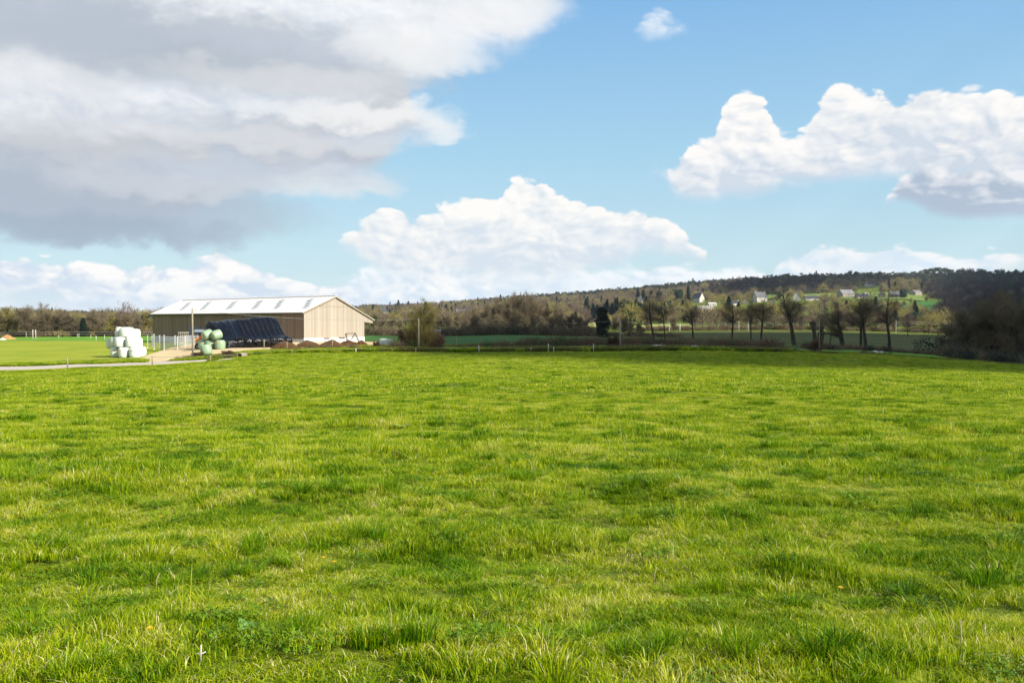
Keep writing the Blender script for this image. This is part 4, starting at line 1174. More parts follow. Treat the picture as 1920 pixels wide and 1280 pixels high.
for i, (px, top, Y, lb) in enumerate(FT):
    a = bare_proto(200 + i, 11.0, trunk=.55 if i != 7 else .42, rad=(.34, .26, .32, .32, .24, .3, .52, .8, .34, .42, .36, .22, .22, .25)[i], nl=8, spread=1.0, levels=3, twigs=(6 if i < 11 else 8), tw=.009, tl=1.0, up=.30)
    s = hx(px, top, Y, 10.8)
    place_tree('field_tree', a[0], a[1], PT(px, Y), rng.uniform(0, 6.28), (s * 1.05, s * 1.05, s), lb, 'tree', 'tall bare trees between the crop and the meadow')

# large hawthorn by the pole
hw = bare_proto(301, 5.4, trunk=.02, rad=.16, nl=16, spread=.95, levels=3, twigs=14, tw=.010, tl=.6, up=.3, twig='twig_olive')
p0 = PT(792, 113); s0 = hx(792, 586, 113, 4.7)
place_tree('hawthorn', hw[0], hw[1], p0, .4, (s0 * .9, s0 * .9, s0 * .96), 'large twiggy bare hawthorn bush beside the thin pole between barn and crop', 'tree')
hb = bare_proto(302, 3.4, trunk=.02, rad=.08, nl=16, spread=1.1, levels=3, twigs=14, tw=.012, tl=.5, up=.2, twig='dead')
for px, Y, s, lb in ((765, 113, .8, 'low reddish bramble thicket at the left foot of the hawthorn'), (815, 114, .75, 'low reddish bramble thicket at the right foot of the hawthorn'), (706, 111, .28, 'small brown bramble bush in front of the two white bales'),
                     (1150, 119, .5, 'small dark bush on the bank left of the grey pole'), (1530, 122, .55, 'dark brushy growth around the feet of the cut pollard')):
    place_tree('bramble_bush', hb[0], hb[1], PT(px, Y), rng.uniform(0, 6), (s * 1.4, s * 1.4, s), lb, 'bush')

# ivy clad tree
iv = empty('ivy_clad_tree', PT(1130, 292)); tag(iv, 'very dark ivy covered tree standing at the edge of the green crop', 'tree')
H = 13.0
mobj('trunk', trunk_mesh(11, .45), iv)
rs_ = np.random.RandomState(9); cs = []
for k in range(44):
    z = rs_.uniform(.0, .95) * H; w = np.interp(z / H, [0, .2, .5, .8, 1], [1.7, 1.8, 2.0, 1.9, 1.2]); cs.append((rs_.uniform(-.8, .8) * w, rs_.uniform(-.8, .8) * w, z, w * rs_.uniform(.55, .85)))
cs += [(1.9, 0, 5.5, 1.4), (2.3, .2, 6.3, 1.0), (-1.2, 0, 10.8, 1.1), (1.0, 0, 8.6, 1.4), (-.6, 0, 8.6, 1.5), (.2, 0, 11.6, 1.2), (-.8, 0, 6.5, 1.6), (.6, 0, 7.4, 1.6)]
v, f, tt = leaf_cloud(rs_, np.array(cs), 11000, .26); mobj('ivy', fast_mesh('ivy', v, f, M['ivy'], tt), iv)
si = hx(1130, 575, 292, 13.2); iv.scale = (si * 1.12, si * 1.12, si)

# pollard with cut limbs
po = empty('cut_pollard_tree', PT(1534, 136)); tag(po, 'pollarded tree with two stout cut limbs behind the thin leaning pole', 'tree')
mb = MB()
mb.tube([(-.5, 0, -.4), (-.5, 0, 1.5), (-.75, 0, 3.4), (-1.05, .1, 5.0), (-.85, 0, 5.6)], [.42, .36, .34, .42, .3], 10)
mb.tube([(.35, 0, -.4), (.45, 0, 1.6), (.35, .1, 3.0), (.7, 0, 4.2), (.35, 0, 4.8)], [.42, .38, .34, .46, .3], 10)
mb.tube([(.45, .3, 0), (.95, .2, 2.2), (1.0, .1, 3.8)], [.3, .28, .3], 8)
for (a, b, r1, r2) in (((-1.05, .1, 5.0), (-1.6, 0, 5.5), .3, .26), ((-.9, 0, 4.6), (-.5, 0, 5.3), .25, .24), ((.6, 0, 4.1), (1.1, 0, 4.6), .3, .26), ((.7, 0, 3.9), (.1, 0, 4.4), .25, .22), ((1.0, .1, 3.6), (1.35, 0, 3.1), .22, .2), ((-.8, 0, 3.9), (-1.25, 0, 4.2), .2, .2)):
    mb.tube([a, b], [r1, r2], 8)
mb.build('trunk', M['trunk'], po, True)
v, f, tt = leaf_cloud(np.random.RandomState(3), np.array([(-1.1, 0, 5.1, .5), (-.8, 0, 4.1, .5), (.6, 0, 4.3, .6), (1.0, 0, 3.4, .45), (.5, 0, 2.6, .4), (-.9, 0, 5.6, .35)]), 420, .09)
mobj('ivy', fast_mesh('ivy', v, f, M['dead'], tt), po)
sp_ = hx(1534, 600, 136, 5.9); po.scale = (sp_, sp_, sp_)

# near dark wood on the right
DW = [(1792, 152, 599, 0), (1812, 146, 589, 1), (1836, 150, 581, 0), (1860, 142, 569, 1), (1885, 150, 575, 0), (1905, 138, 565, 1), (1932, 146, 569, 0), (1960, 136, 561, 1), (1990, 150, 569, 0), (1850, 165, 575, 1), (1895, 170, 569, 0), (1940, 168, 565, 1), (2020, 140, 565, 1), (2060, 150, 569, 0)]
for i, (px, Y, top, q) in enumerate(DW):
    a = (BB if q else BT)[i % 4]; s = hx(px, top, Y, 8.6 if q else 11.5)
    t_ = place_tree('ivy_wood_tree', a[0], a[1], PT(px, Y), rng.uniform(0, 6), (s * 1.0, s * 1.0, s), 'shaded bare tree with ivy in the dark wood at the right edge, %s along' % side_words(i, 14), 'tree', 'bare trees of the dark wood at the right edge')
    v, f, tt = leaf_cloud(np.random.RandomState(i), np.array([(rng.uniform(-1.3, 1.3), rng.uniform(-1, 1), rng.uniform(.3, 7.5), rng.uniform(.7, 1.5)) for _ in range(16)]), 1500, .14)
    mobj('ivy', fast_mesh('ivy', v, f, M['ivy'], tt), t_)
hedge_stuff('dark_undergrowth', [(1785, 140, 2080, 126, 1.5), (1790, 150, 2080, 145, 2.4), (1830, 132, 2080, 116, 1.2)], 'dark ivy and scrub undergrowth of the wood at the right edge', 12, 1.0, ['ivy', 'twig', 'ivy'], 6.0, w=.1, thick=5)

# evergreens that stand out on the hill
EV = [('round_pine', 1272, 541, 860, 16, 5.6, 'large rounded dark evergreen on the hill left of the hamlet', 'r'),
      ('conifer', 1290, 538, 880, 16, 2.4, 'tall grey green conifer close behind the large rounded evergreen', 'c'),
      ('round_pine', 1236, 545, 900, 14, 4.2, 'broad dark evergreen between the conifer wood and the large rounded one', 'r'),
      ('conifer', 1196, 545, 950, 14, 4.7, 'pointed dark conifer, left one of two above the conifer wood', 'c'),
      ('conifer', 1206, 543, 955, 13, 3.8, 'pointed dark conifer, right one of two above the conifer wood', 'c'),
      ('conifer', 1221, 546, 960, 11, 3.5, 'small dark conifer left of the broad evergreen', 'c'),
      ('conifer', 735, 578, 900, 12, 4.7, 'dark conifer, leftmost of the clump right of the barn', 'c'),
      ('round_pine', 742, 582, 880, 10, 5.2, 'dark round evergreen in the clump right of the barn', 'r'),
      ('conifer', 750, 579, 900, 10, 4.1, 'slim dark conifer in the middle of the clump right of the barn', 'c'),
      ('round_pine', 763, 578, 890, 12, 6.5, 'wide dark evergreen at the right of the clump beyond the barn', 'r'),
      ('round_pine', 774, 577, 900, 12, 5.5, 'dark evergreen, rightmost of the clump beyond the barn', 'r'),
      ('round_pine', 902, 562, 1300, 15, 6.5, 'dark evergreen on the crest above the sunlit hill field', 'r'),
      ('round_pine', 891, 570, 1100, 12, 5.2, 'dark evergreen just above the sunlit hill field', 'r'),
      ('round_pine', 1693, 541, 1000, 13, 7.2, 'rounded dark evergreen beside the large dark roofed farmhouse', 'r'),
      ('round_pine', 1718, 583, 600, 14, 7.2, 'dark evergreen, left of three at the foot of the dark hill', 'r'),
      ('round_pine', 1726, 585, 600, 14, 6.5, 'dark evergreen, middle of three at the foot of the dark hill', 'r'),
      ('conifer', 1740, 590, 590, 12, 5.4, 'small triangular conifer at the foot of the dark hill', 'c'),
      ('round_pine', 1708, 588, 595, 11, 5.8, 'dark spreading evergreen leftmost at the foot of the dark hill', 'r'),
      ('conifer', 156, 598, 300, 9, 2.2, 'dark holly tree standing in the hedge behind the paddock', 'c'),
      ('conifer', 1826, 584, 420, 10, 3.5, 'dark conifer silhouetted in front of the shaded hill wood', 'c'),
      ('round_pine', 280, 590, 320, 8, 4.3, 'dark evergreen beside the left end of the barn', 'r'),
      ('conifer', 1424, 523, 1300, 13, 5.4, 'pale green fir above the tallest white house', 'c')]
EVB = {1272: 571, 1290: 572, 1236: 568, 1196: 567, 1206: 566, 1221: 564, 1693: 559, 735: 592, 742: 593, 750: 591, 763: 591, 774: 591, 902: 572, 891: 580, 1424: 549, 1718: 612, 1726: 611, 1740: 612, 1708: 612}
for i, (nm, px, top, Y, H, w, lb, q) in enumerate(EV):
    if px in EVB: Y = find(px, EVB[px], 420, 2100)
    e = empty(nm, PT(px, Y), rng.uniform(0, 6)); tag(e, lb, 'tree'); mobj('trunk', trunk_mesh(H * .6, .3), e)
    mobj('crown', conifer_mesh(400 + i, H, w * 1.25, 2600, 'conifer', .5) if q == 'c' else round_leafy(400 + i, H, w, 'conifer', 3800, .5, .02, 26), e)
    s = hx(px, top, Y, H * .95); e.scale = (s, s, s)
# crest pines with visible stems
CPL = [(1738, 505), (1748, 502), (1758, 501), (1770, 503), (1778, 504), (1801, 503), (1815, 504), (1836, 505), (1872, 504), (1590, 508), (1604, 509), (1648, 509), (1475, 513), (1518, 514)]
CP = sorted(q[0] for q in CPL)
for i, (px, top) in enumerate(CPL):
    Y = 1900; e = empty('umbrella_pine', PT(px, Y), rng.uniform(0, 6)); tag(e, 'flat topped pine on the crest of the right-hand hill, %s in the listing from the tallest group' % side_words(i, 14), 'tree', 'flat topped pines along the crest')
    e['label'] = 'flat topped pine showing against the sky on the hill crest, %s from the left' % side_words(CP.index(px), 14)
    mobj('trunk', trunk_mesh(11, .3, lean=rng.uniform(-.8, .8)), e); mobj('crown', umbrella_pine(500 + i, 14, 5.2, 600), e); s = max(.9, hx(px, top, Y, 13.4)); e.scale = (s, s, s)
# village trees
VT = []
for i in range(46):
    px = rng.uniform(1290, 1740); Y = rng.uniform(780, 1300)
    if any(abs(px - h[0]) < 16 and h[1] - 200 < Y < h[1] + 10 for h in HOUSES): continue
    if in_field(np.array([px]), np.array([Y]))[0] and rng.random() < .7: continue
    VT.append((px, Y))
for vi, (px, Y) in enumerate(sorted(VT)):
    pr = BO if rng.random() < .6 else BL; a = pr[rng.randrange(len(pr))]
    place_tree('village_tree', a[0], a[1], PT(px, Y), rng.uniform(0, 6), rng.uniform(.7, 1.15), 'sunlit leafless tree among the houses of the hillside hamlet, %s from the left' % side_words(vi, 30), 'tree', 'leafless trees among the hamlet houses')

# ------------------------------------------------------------------ barn
def mat_board(name, c1, c2):
    m, t = new_mat(name); r = rnd(t); P = obj_co(t)
    n = t.noise(t.vm('MULTIPLY', P, (9, 9, .8)), 1.0, 5, .6); bn = t.noise(t.vm('MULTIPLY', pos(t), (.45, .45, .05)), 1.0, 3, .6)
    f = t.m('ADD', t.m('MULTIPLY', r, .40), t.m('ADD', t.m('MULTIPLY', n, .3), t.m('MULTIPLY', bn, .3)))
    return finish(m, t, ramp(t, f, [(.15, c1), (.5, tuple((a + b) / 2 for a, b in zip(c1, c2))), (.85, c2)]), .85, .2, bump=n, bump_s=.2)


M['board'] = mat_board('larch cladding', (0.33, 0.285, 0.22), (0.48, 0.43, 0.36))
M['board_shade'] = mat_board('shade-toned cladding', (0.20, 0.14, 0.095), (0.36, 0.265, 0.19))  # darker copy of the gable cladding; long side's shade is in the colour
M['roofw'] = simple('white fibre cement roof', (0.72, 0.69, 0.65), .6, .3, .05, .4)
M['skylight'] = simple('grey translucent skylight', (0.38, 0.43, 0.44), .35, .5, .2, 1.0)
M['concrete'] = simple('white concrete plinth', (0.72, 0.70, 0.66), .9, .2, .1, .7)
M['trim'] = simple('dark roof trim', (0.10, 0.09, 0.085), .6, .4, .1, 1.0)
M['wood'] = simple('weathered post wood', (0.30, 0.25, 0.18), .9, .2, .3, 4.0, .3)
M['wood_pale'] = simple('pale peeled post', (0.62, 0.58, 0.50), .85, .2, .15, 4.0)
M['pole'] = simple('grey timber pole', (0.30, 0.27, 0.20), .9, .2, .25, 2.0, .2)
M['wire'] = simple('galvanised wire', (0.35, 0.35, 0.34), .5, .5, .1, 1.0, metal=.6)
M['white'] = simple('white painted metal', (0.66, 0.67, 0.68), .45, .5, .05, 1.0)
M['wrap'] = simple('white bale wrap', (0.70, 0.76, 0.66), .5, .35, .07, 3.0, .35)
M['wrapg'] = simple('pale green bale wrap', (0.29, 0.41, 0.25), .42, .4, .09, 3.0, .35)
M['orange'] = simple('orange spray mark', (0.85, 0.30, 0.08), .6, .3, .2, 8.0)
M['tyre'] = simple('old tyre rubber', (0.010, 0.010, 0.010), .8, .15, .3, 6.0)
M['manure'] = simple('crumbly brown manure', (0.100, 0.056, 0.024), .95, .1, .5, 3.0, .9, detail=9)
M['dirt'] = simple('ochre spoil', (0.40, 0.24, 0.09), .95, .1, .4, 2.0, .5)
M['orange_paint'] = simple('orange machine paint', (0.75, 0.27, 0.03), .5, .4, .15, 2.0)
M['iron'] = simple('dark iron', (0.03, 0.028, 0.028), .6, .4, .2, 4.0)
M['steel'] = simple('grey sheet steel', (0.30, 0.35, 0.37), .45, .5, .15, 2.0, metal=.3)
M['bluegrey'] = simple('blue grey door', (0.16, 0.19, 0.27), .6, .3, .1, 1.0)
M['coil'] = simple('rusty coil', (0.25, 0.08, 0.03), .8, .2, .3, 6.0)

TH = 0.66; BY = 129.0; KB = BY / 112.0
BL_ = 41.4 * KB; BWd = 11.2 * KB; BWr = 5.6 * KB
n0 = Vector((-390 / F * BY, BY)); dL = Vector((-math.cos(TH), math.sin(TH))); dG = Vector((math.sin(TH), math.cos(TH)))
zE = EYE + 1.26 * KB; zR = EYE + 3.55 * KB; zRo = EYE + 0.12 * KB; zB = EYE - 2.76 * KB
OVR = 1.9 * KB
barn = empty('barn', (n0.x, n0.y, zB), math.atan2(dL.y, dL.x))        # local x runs along the eave to the far left end
tag(barn, 'long timber clad farm barn with a white roof and dotted skylights', 'barn')
# local y: + to the right of local x when seen from above is negative; work out the sign
_yl = Vector((-dL.y, dL.x)); SG = 1 if _yl.dot(dG) > 0 else -1
def loc(a, g, z): return Vector((a, SG * g, z - zB))
def bm(name, vs, fs, mat, parent=None, sm=False):
    b = MB(); b.add(vs, fs); return b.build(name, mat, parent or barn, sm)
hE, hR, hRo = zE - zB, zR - zB, zRo - zB
def roof_h(g): return hE + (hR - hE) * g / BWr if g < BWr else hR + (hRo - hR) * (g - BWr) / (BWd + OVR - BWr)
PL = .44
# shell behind the boards
b = MB(); sh = .14
gs = [sh, BWr, BWd - sh]
for a in (sh, BL_ - sh):
    b.add([loc(a, gs[0], zB), loc(a, gs[2], zB), loc(a, gs[2], zB + roof_h(gs[2]) - .1), loc(a, gs[1], zB + hR - .1), loc(a, gs[0], zB + roof_h(gs[0]) - .1)], [(0, 1, 2, 3, 4)])
for g in (gs[0], gs[2]):
    b.add([loc(sh, g, zB), loc(BL_ - sh, g, zB), loc(BL_ - sh, g, zB + roof_h(g) - .1), loc(sh, g, zB + roof_h(g) - .1)], [(0, 1, 2, 3)])
b.build('wall', M['board_shade'], barn)
# plinth
b = MB(); b.add([loc(-.04, -.04, zB - 1.2), loc(-.04, BWd, zB - 1.2), loc(.2, BWd, zB - 1.2), loc(.2, -.04, zB - 1.2), loc(-.04, -.04, zB + PL), loc(-.04, BWd, zB + PL), loc(.2, BWd, zB + PL), loc(.2, -.04, zB + PL)], [(0, 1, 5, 4), (1, 2, 6, 5), (2, 3, 7, 6), (3, 0, 4, 7), (4, 5, 6, 7)])
b.add([loc(.203, -.02, zB - 1.2), loc(BL_, -.02, zB - 1.2), loc(BL_, .12, zB - 1.2), loc(.203, .12, zB - 1.2), loc(.203, -.02, zB + .25), loc(BL_, -.02, zB + .25), loc(BL_, .12, zB + .25), loc(.203, .12, zB + .25)], [(0, 1, 5, 4), (1, 2, 6, 5), (2, 3, 7, 6), (3, 0, 4, 7), (4, 5, 6, 7)])
b.build('plinth', M['concrete'], barn)
# vertical boards: gable, one mesh each as the top is cut to the roof; overhanging side piece as well
rb = random.Random(11)
bw = .285; nb = int((BWd + OVR * .93) / bw)
for i in range(nb):
    g0 = i * bw + .006; g1 = (i + 1) * bw - .008; t_ = .032 + rb.uniform(0, .012)
    lo = PL if g1 < BWd else max(PL, hRo - .52 + (BWd + OVR - g1) * .12)
    h0, h1 = roof_h(g0) - .10, roof_h(g1) - .10
    if min(h0, h1) - lo < .1: continue
    split = (hE + hR) / 2 + .35
    v = []
    for a in (-t_, 0.10):
        v += [loc(a, g0, zB + lo), loc(a, g1, zB + lo), loc(a, g1, zB + h1), loc(a, g0, zB + h0)]
    bm('board', v, [(0, 1, 2, 3), (4, 5, 6, 7), (0, 1, 5, 4), (1, 2, 6, 5), (2, 3, 7, 6), (3, 0, 4, 7)], M['board'])
bm('rail', [loc(-.06, BWr * .48, zB + hE + .95), loc(-.06, BWd * .80, zB + hE + .95), loc(-.06, BWd * .80, zB + hE + 1.02), loc(-.06, BWr * .48, zB + hE + 1.02), loc(-.03, BWr * .48, zB + hE + .95), loc(-.03, BWd * .80, zB + hE + .95), loc(-.03, BWd * .80, zB + hE + 1.02), loc(-.03, BWr * .48, zB + hE + 1.02)],
   [(0, 1, 2, 3), (0, 1, 5, 4), (3, 2, 6, 7)], M['wood'])
# long side: one board mesh shared
nbl = 165; bwl = BL_ / nbl
v = [Vector(q) for q in ((.006, 0, 0), (bwl - .008, 0, 0), (bwl - .008, 0, hE - .37), (.006, 0, hE - .37))]
v2 = [q + Vector((0, SG * .10, 0)) for q in v]
board_me = mesh('board', v + v2, [(0, 1, 2, 3), (4, 5, 6, 7), (0, 1, 5, 4), (1, 2, 6, 5), (2, 3, 7, 6), (3, 0, 4, 7)], M['board_shade'])
for i in range(nbl):
    o = mobj('board', board_me, barn, (i * bwl + (0.11 if i == 0 else 0), -SG * (.02 + rb.uniform(0, .012)), .25))
    if i == 0: o.scale = ((bwl - .12) / bwl, 1, 1)
# roof: two slopes with ribs, thickness
def slope(name, g0, z0, g1, z1, a0, a1, mat):
    th = .12; b = MB()
    q = [loc(a0, g0, z0), loc(a1, g0, z0), loc(a1, g1, z1), loc(a0, g1, z1)]; up = Vector((0, 0, th))
    b.add(q + [p + up for p in q], [(0, 1, 2, 3), (4, 5, 6, 7), (0, 1, 5, 4), (1, 2, 6, 5), (2, 3, 7, 6), (3, 0, 4, 7)])
    n = int((a1 - a0) / 1.0)
    for i in range(n + 1):
        a = a0 + .05 + i * (a1 - a0 - .1) / n
        b.add([loc(a - .03, g0, z0 + th), loc(a + .03, g0, z0 + th), loc(a + .03, g1, z1 + th), loc(a - .03, g1, z1 + th), loc(a, g0, z0 + th + .035), loc(a, g1, z1 + th + .035)], [(0, 4, 5, 3), (4, 1, 2, 5), (0, 1, 4), (3, 5, 2)])
    return b.build(name, mat, barn)
kf = (zR - zE) / BWr; kr = (zR - zRo) / (BWd + OVR - BWr)
oh = .35
rfF = slope('roof', -oh, zE - oh * kf, BWr, zR, -.25, BL_ + .25, M['roofw'])
rfB = slope('roof', BWr + .005, zR - .005 * kr, BWd + OVR, zRo, -.25, BL_ + .25, M['roofw'])
b = MB(); b.tube([loc(-.25, BWr, zR + .15), loc(BL_ + .25, BWr, zR + .15)], .13, 8); b.build('ridge_cap', M['roofw'], barn)
b = MB(); b.tube([loc(-.25, -oh - .08, zE - oh * kf - .02), loc(BL_ + .25, -oh - .08, zE - oh * kf - .02)], .10, 8); b.build('gutter', M['trim'], barn)
for (g0, z0, g1, z1) in ((-oh, zE - oh * kf, BWr, zR), (BWr, zR, BWd + OVR, zRo)):
    bm('verge_board', [loc(-.29, g0, z0 - .12), loc(-.255, g0, z0 - .12), loc(-.255, g1, z1 - .12), loc(-.29, g1, z1 - .12), loc(-.29, g0, z0 + .10), loc(-.255, g0, z0 + .10), loc(-.255, g1, z1 + .10), loc(-.29, g1, z1 + .10)],
       [(0, 1, 2, 3), (4, 5, 6, 7), (0, 3, 7, 4), (1, 2, 6, 5), (0, 1, 5, 4), (2, 3, 7, 6)], M['wood'])
# skylights: six zigzag rows of four strips; columns in the picture 574, 520, 479, 431, 383, 345
def along(px):   # where the eave line is seen in column px
    k = (px - 960) / F; return (k * n0.y - n0.x) / (dL.x - k * dL.y)
nrm = .155
for px in (574, 520, 479, 431, 383.5, 345.5):
    a_ = along(px - 27)
    for j in range(4):
        g0 = BWr * (.22 + .155 * j); g1 = g0 + BWr * .15
        ac = a_ + (j - 1.5) * .95
        z0, z1 = zE + kf * g0 + nrm, zE + kf * g1 + nrm
        bm('skylight', [loc(ac - .50, g0, z0), loc(ac + .50, g0, z0), loc(ac + .50, g1, z1), loc(ac - .50, g1, z1), loc(ac - .50, g0, z0 + .04), loc(ac + .50, g0, z0 + .04), loc(ac + .50, g1, z1 + .04), loc(ac - .50, g1, z1 + .04)],
           [(4, 5, 6, 7), (0, 1, 5, 4), (1, 2, 6, 5), (2, 3, 7, 6), (3, 0, 4, 7)], M['skylight'])
# door in the long side behind the pen and a vent in the gable foot
a_ = along(366)
bm('door', [loc(a_ - 1.7, -.10, zB + .0), loc(a_ + 1.7, -.10, zB + .0), loc(a_ + 1.7, -.10, zB + 2.2), loc(a_ - 1.7, -.10, zB + 2.2), loc(a_ - 1.7, -.05, zB), loc(a_ + 1.7, -.05, zB), loc(a_ + 1.7, -.05, zB + 2.2), loc(a_ - 1.7, -.05, zB + 2.2)],
   [(0, 1, 2, 3), (0, 3, 7, 4), (1, 2, 6, 5), (2, 3, 7, 6)], M['bluegrey'])
for g in (3.9, 7.2):
    bm('vent', [loc(-.07, g, zB + .2), loc(-.07, g + 1.3, zB + .2), loc(-.07, g + 1.3, zB + .42), loc(-.07, g, zB + .42)], [(0, 1, 2, 3)], M['trim'])

# ------------------------------------------------------------------ bales
def bale_mesh(seed, r=.655, h=1.24, mat='wrap'):
    rs = np.random.RandomState(seed); n = 28; prof = [(0, 0), (.60, 0), (.82, .02), (.93, .07), (.985, .17), (1.03, .5), (.985, .80), (.92, .91), (.80, .975), (.55, 1.0), (0, 1.02)]
    V = []; f = []; ph = rs.uniform(0, 6, 4)
    for i, (a, b) in enumerate(prof):
        for k in range(n):
            t = 2 * math.pi * k / n; w = 1 + .018 * math.sin(2 * t + ph[0]) + .012 * math.sin(5 * t + ph[1]) + .006 * math.sin(9 * t + b * 8 + ph[2])
            V.append((r * a * w * math.cos(t), r * a * w * math.sin(t), h * b + (.02 * math.sin(3 * t + ph[3]) * a if b in (0, 1.0) else 0)))
    for i in range(len(prof) - 1):
        for k in range(n): f.append((i * n + k, i * n + (k + 1) % n, (i + 1) * n + (k + 1) % n, (i + 1) * n + k))
    return mesh('bale', V, f, M[mat], True)


WB = [bale_mesh(i) for i in range(4)]; GB = [bale_mesh(20 + i, .63, 1.22, 'wrapg') for i in range(3)]
def mark(parent, az, z, w, h, r=.67):
    b = MB(); pts = []
    for j in range(4):
        for i in range(4):
            t = az + (i - 1.5) / 3 * w / r; k = 1 + (.12 if (i + j) % 2 else 0) * 0
            pts.append((r * 1.022 * math.cos(t), r * 1.022 * math.sin(t), z + (j - 1.5) / 3 * h + (.03 if i % 2 else 0)))
    b.add(pts, [(j * 4 + i, j * 4 + i + 1, j * 4 + i + 5, j * 4 + i + 4) for j in range(3) for i in range(3)])
    o = b.build('spray_mark', M['orange'], parent); return o


WG = 'white wrapped bales stacked on the grass by the road'
def wbale(x, y, z, lb, tilt=(0, 0), mk=None, i=[0]):
    i[0] += 1; o = mobj('wrapped_bale', WB[i[0] % 4], None, (x, y, z)); o.rotation_euler = (tilt[0], tilt[1], i[0] * 1.1); tag(o, lb, 'bale', WG)
    if mk is not None:
        s = mark(o, -R(90) - i[0] * 1.1 + mk, .85, .10, .22); return o
    return o


BS = 95.0; bz = Z(*XY(238, BS + 1))
def bx(px, Y=BS): return (px - 960) / F * Y
# ground row: fronts at px 215, 239, 265 (front row), 272, 278; rows behind
wbale(bx(211), BS + .9, bz, 'white wrapped bale at the left end of the bottom row, half in shadow', mk=.1)
wbale(bx(232.5, BS - .2), BS - .2, bz, 'white bale with a faint orange mark, second in the bottom row', mk=-.25)
wbale(bx(252.5, BS - .4), BS - .4, bz, 'white bale with a bright orange mark, front middle of the bottom row', mk=-.1)
wbale(bx(259, BS + 1.3), BS + 1.3, bz, 'white bale tucked behind the bright marked one in the bottom row')
wbale(bx(263.5, BS + 2.8), BS + 2.8, bz, 'white bale at the right end of the bottom row nearest the track')
wbale(bx(252, BS + 4.2), BS + 4.2, bz, 'white bale low at the back right of the stack')
z1 = bz + 1.22
wbale(bx(225.5, BS + .4), BS + .4, z1, 'white bale on the second layer above the faint orange mark')
wbale(bx(246, BS + .2), BS + .2, z1, 'white bale on the second layer above the bright orange mark')
wbale(bx(217.5, BS + 1.6), BS + 1.6, z1, 'white bale second layer, shaded at the left behind the front one')
wbale(bx(210.5, BS + 2.8), BS + 2.8, z1 - .25, 'small looking shaded bale at the far left of the second layer')
wbale(bx(252.5, BS + 1.7), BS + 1.7, z1, 'white bale second layer, right behind the front right one')
wbale(bx(257, BS + 3.0), BS + 2.9, z1 - .1, 'white bale peeping out low at the right of the second layer')
z2 = z1 + 1.22
t_ = wbale(bx(237.5, BS + .9), BS + .9, z2 - .08, 'topmost large white bale crowning the stack', (.0, .05)); t_.scale = (1.25, 1.25, 1.02)
wbale(bx(225.5, BS + 1.9), BS + 1.9, z2 - .05, 'white bale on top at the left behind the crowning one', (0, -.12))
wbale(bx(252.5, BS + 2.2), BS + 2.2, z2 - .28, 'white bale on the upper right shoulder of the stack')
# two white bales by the manure
for px, Y, lb in ((719.5, 117.5, 'left of two white bales standing right of the barn'), (728.5, 116.5, 'right of two white bales standing right of the barn')):
    p = PT(px, Y); wbale(p.x, p.y, p.z, lb).pop('group')

# green bales
GG_ = 'pale green wrapped bales beside the black silage heap'
def gbale(px, Y, dz, lb, rot=(0, 0, 0), i=[0], z=None):
    i[0] += 1; p = PT(px, Y, dz) if z is None else Vector((*XY(px, Y), z))
    o = mobj('green_bale', GB[i[0] % 3], None, p); o.rotation_euler = rot; return tag(o, lb, 'bale', GG_)


YG = 100.0; gz = Z(*XY(398, YG)); 
gbale(381.5, YG + .9, 0, 'green bale at the left of the bottom row under the tipped pair', z=gz)
gbale(394.0, YG + .6, 0, 'green bale in the middle of the bottom row under the tipped pair', z=gz)
g3 = gbale(412.5, YG - .1, 0, 'green bale with a bold orange mark against the black heap', z=gz); mark(g3, R(-120), .95, .20, .36, .652)
def tipped(px, Y, zc, yaw, lb):
    ax = Vector((math.sin(yaw) * -1, -math.cos(yaw), -.32)).normalized(); q = ax.to_track_quat('Z', 'Y')
    x, y = XY(px, Y); o = gbale(px, Y, 0, lb, z=0); o.rotation_euler = q.to_euler(); o.location = Vector((x, y, zc)) - ax * .62; return o
tipped(388.5, YG + .5, gz + 1.25 + .62, .75, 'left of two green bales lying tipped on top')
tipped(405.5, YG + .3, gz + 1.25 + .60, .80, 'right of two green bales lying tipped on top')
gl = gbale(387.5, 90.8, .10, 'lone green bale tilted on the bank in front of the others', (R(-3), R(-9), 0))

# ------------------------------------------------------------------ black sheeted silage heap
def mat_tarp():
    m, t = new_mat('black silage sheet'); P = obj_co(t)
    w = t.noise(t.vm('MULTIPLY', P, (2.2, .7, .7)), 1.5, 6, .62, dist=.6); n = t.noise(P, 9, 3, .5)
    hgt = t.m('ADD', w, t.m('MULTIPLY', n, .12))
    return finish(m, t, (.002, .0022, .004), .20, .26, bump=hgt, bump_s=.9, bump_d=.13)


M['tarp'] = mat_tarp(); M['strap'] = simple('faded sheet strap', (.07, .075, .095), .5, .4, .2, 3.0)
hA = Vector((*XY(417, 100.8), 0)); hB = Vector((*XY(549, 109.5), 0)); hA.z = Z(hA.x, hA.y); hB.z = Z(hB.x, hB.y)
hd = (hB - hA); HL = hd.to_2d().length; hang = math.atan2(hd.y, hd.x)
heap = empty('silage_heap', hA, hang); tag(heap, 'long heap sheeted in shiny black plastic in front of the barn', 'silage heap')
prof_r = [(-.10, -.3), (-.28, .40), (-.30, .90), (-.08, 1.30), (.35, 1.52), (.80, 1.50), (1.15, 1.50), (1.8, 2.0), (2.3, 2.5), (2.85, 3.1), (3.2, 3.40), (3.6, 3.45), (4.3, 3.35), (5.0, 2.6), (5.6, 1.6), (6.2, .6), (6.5, -.3)]
prof_l = [(-.25, -.3), (-.18, .4), (-.05, .95), (.15, 1.25), (.40, 1.45), (.70, 1.65), (1.0, 1.95), (1.35, 2.3), (1.7, 2.62), (2.1, 2.92), (2.5, 3.12), (2.95, 3.2), (3.5, 3.0), (4.2, 2.2), (4.8, 1.2), (5.2, .5), (5.5, -.3)]
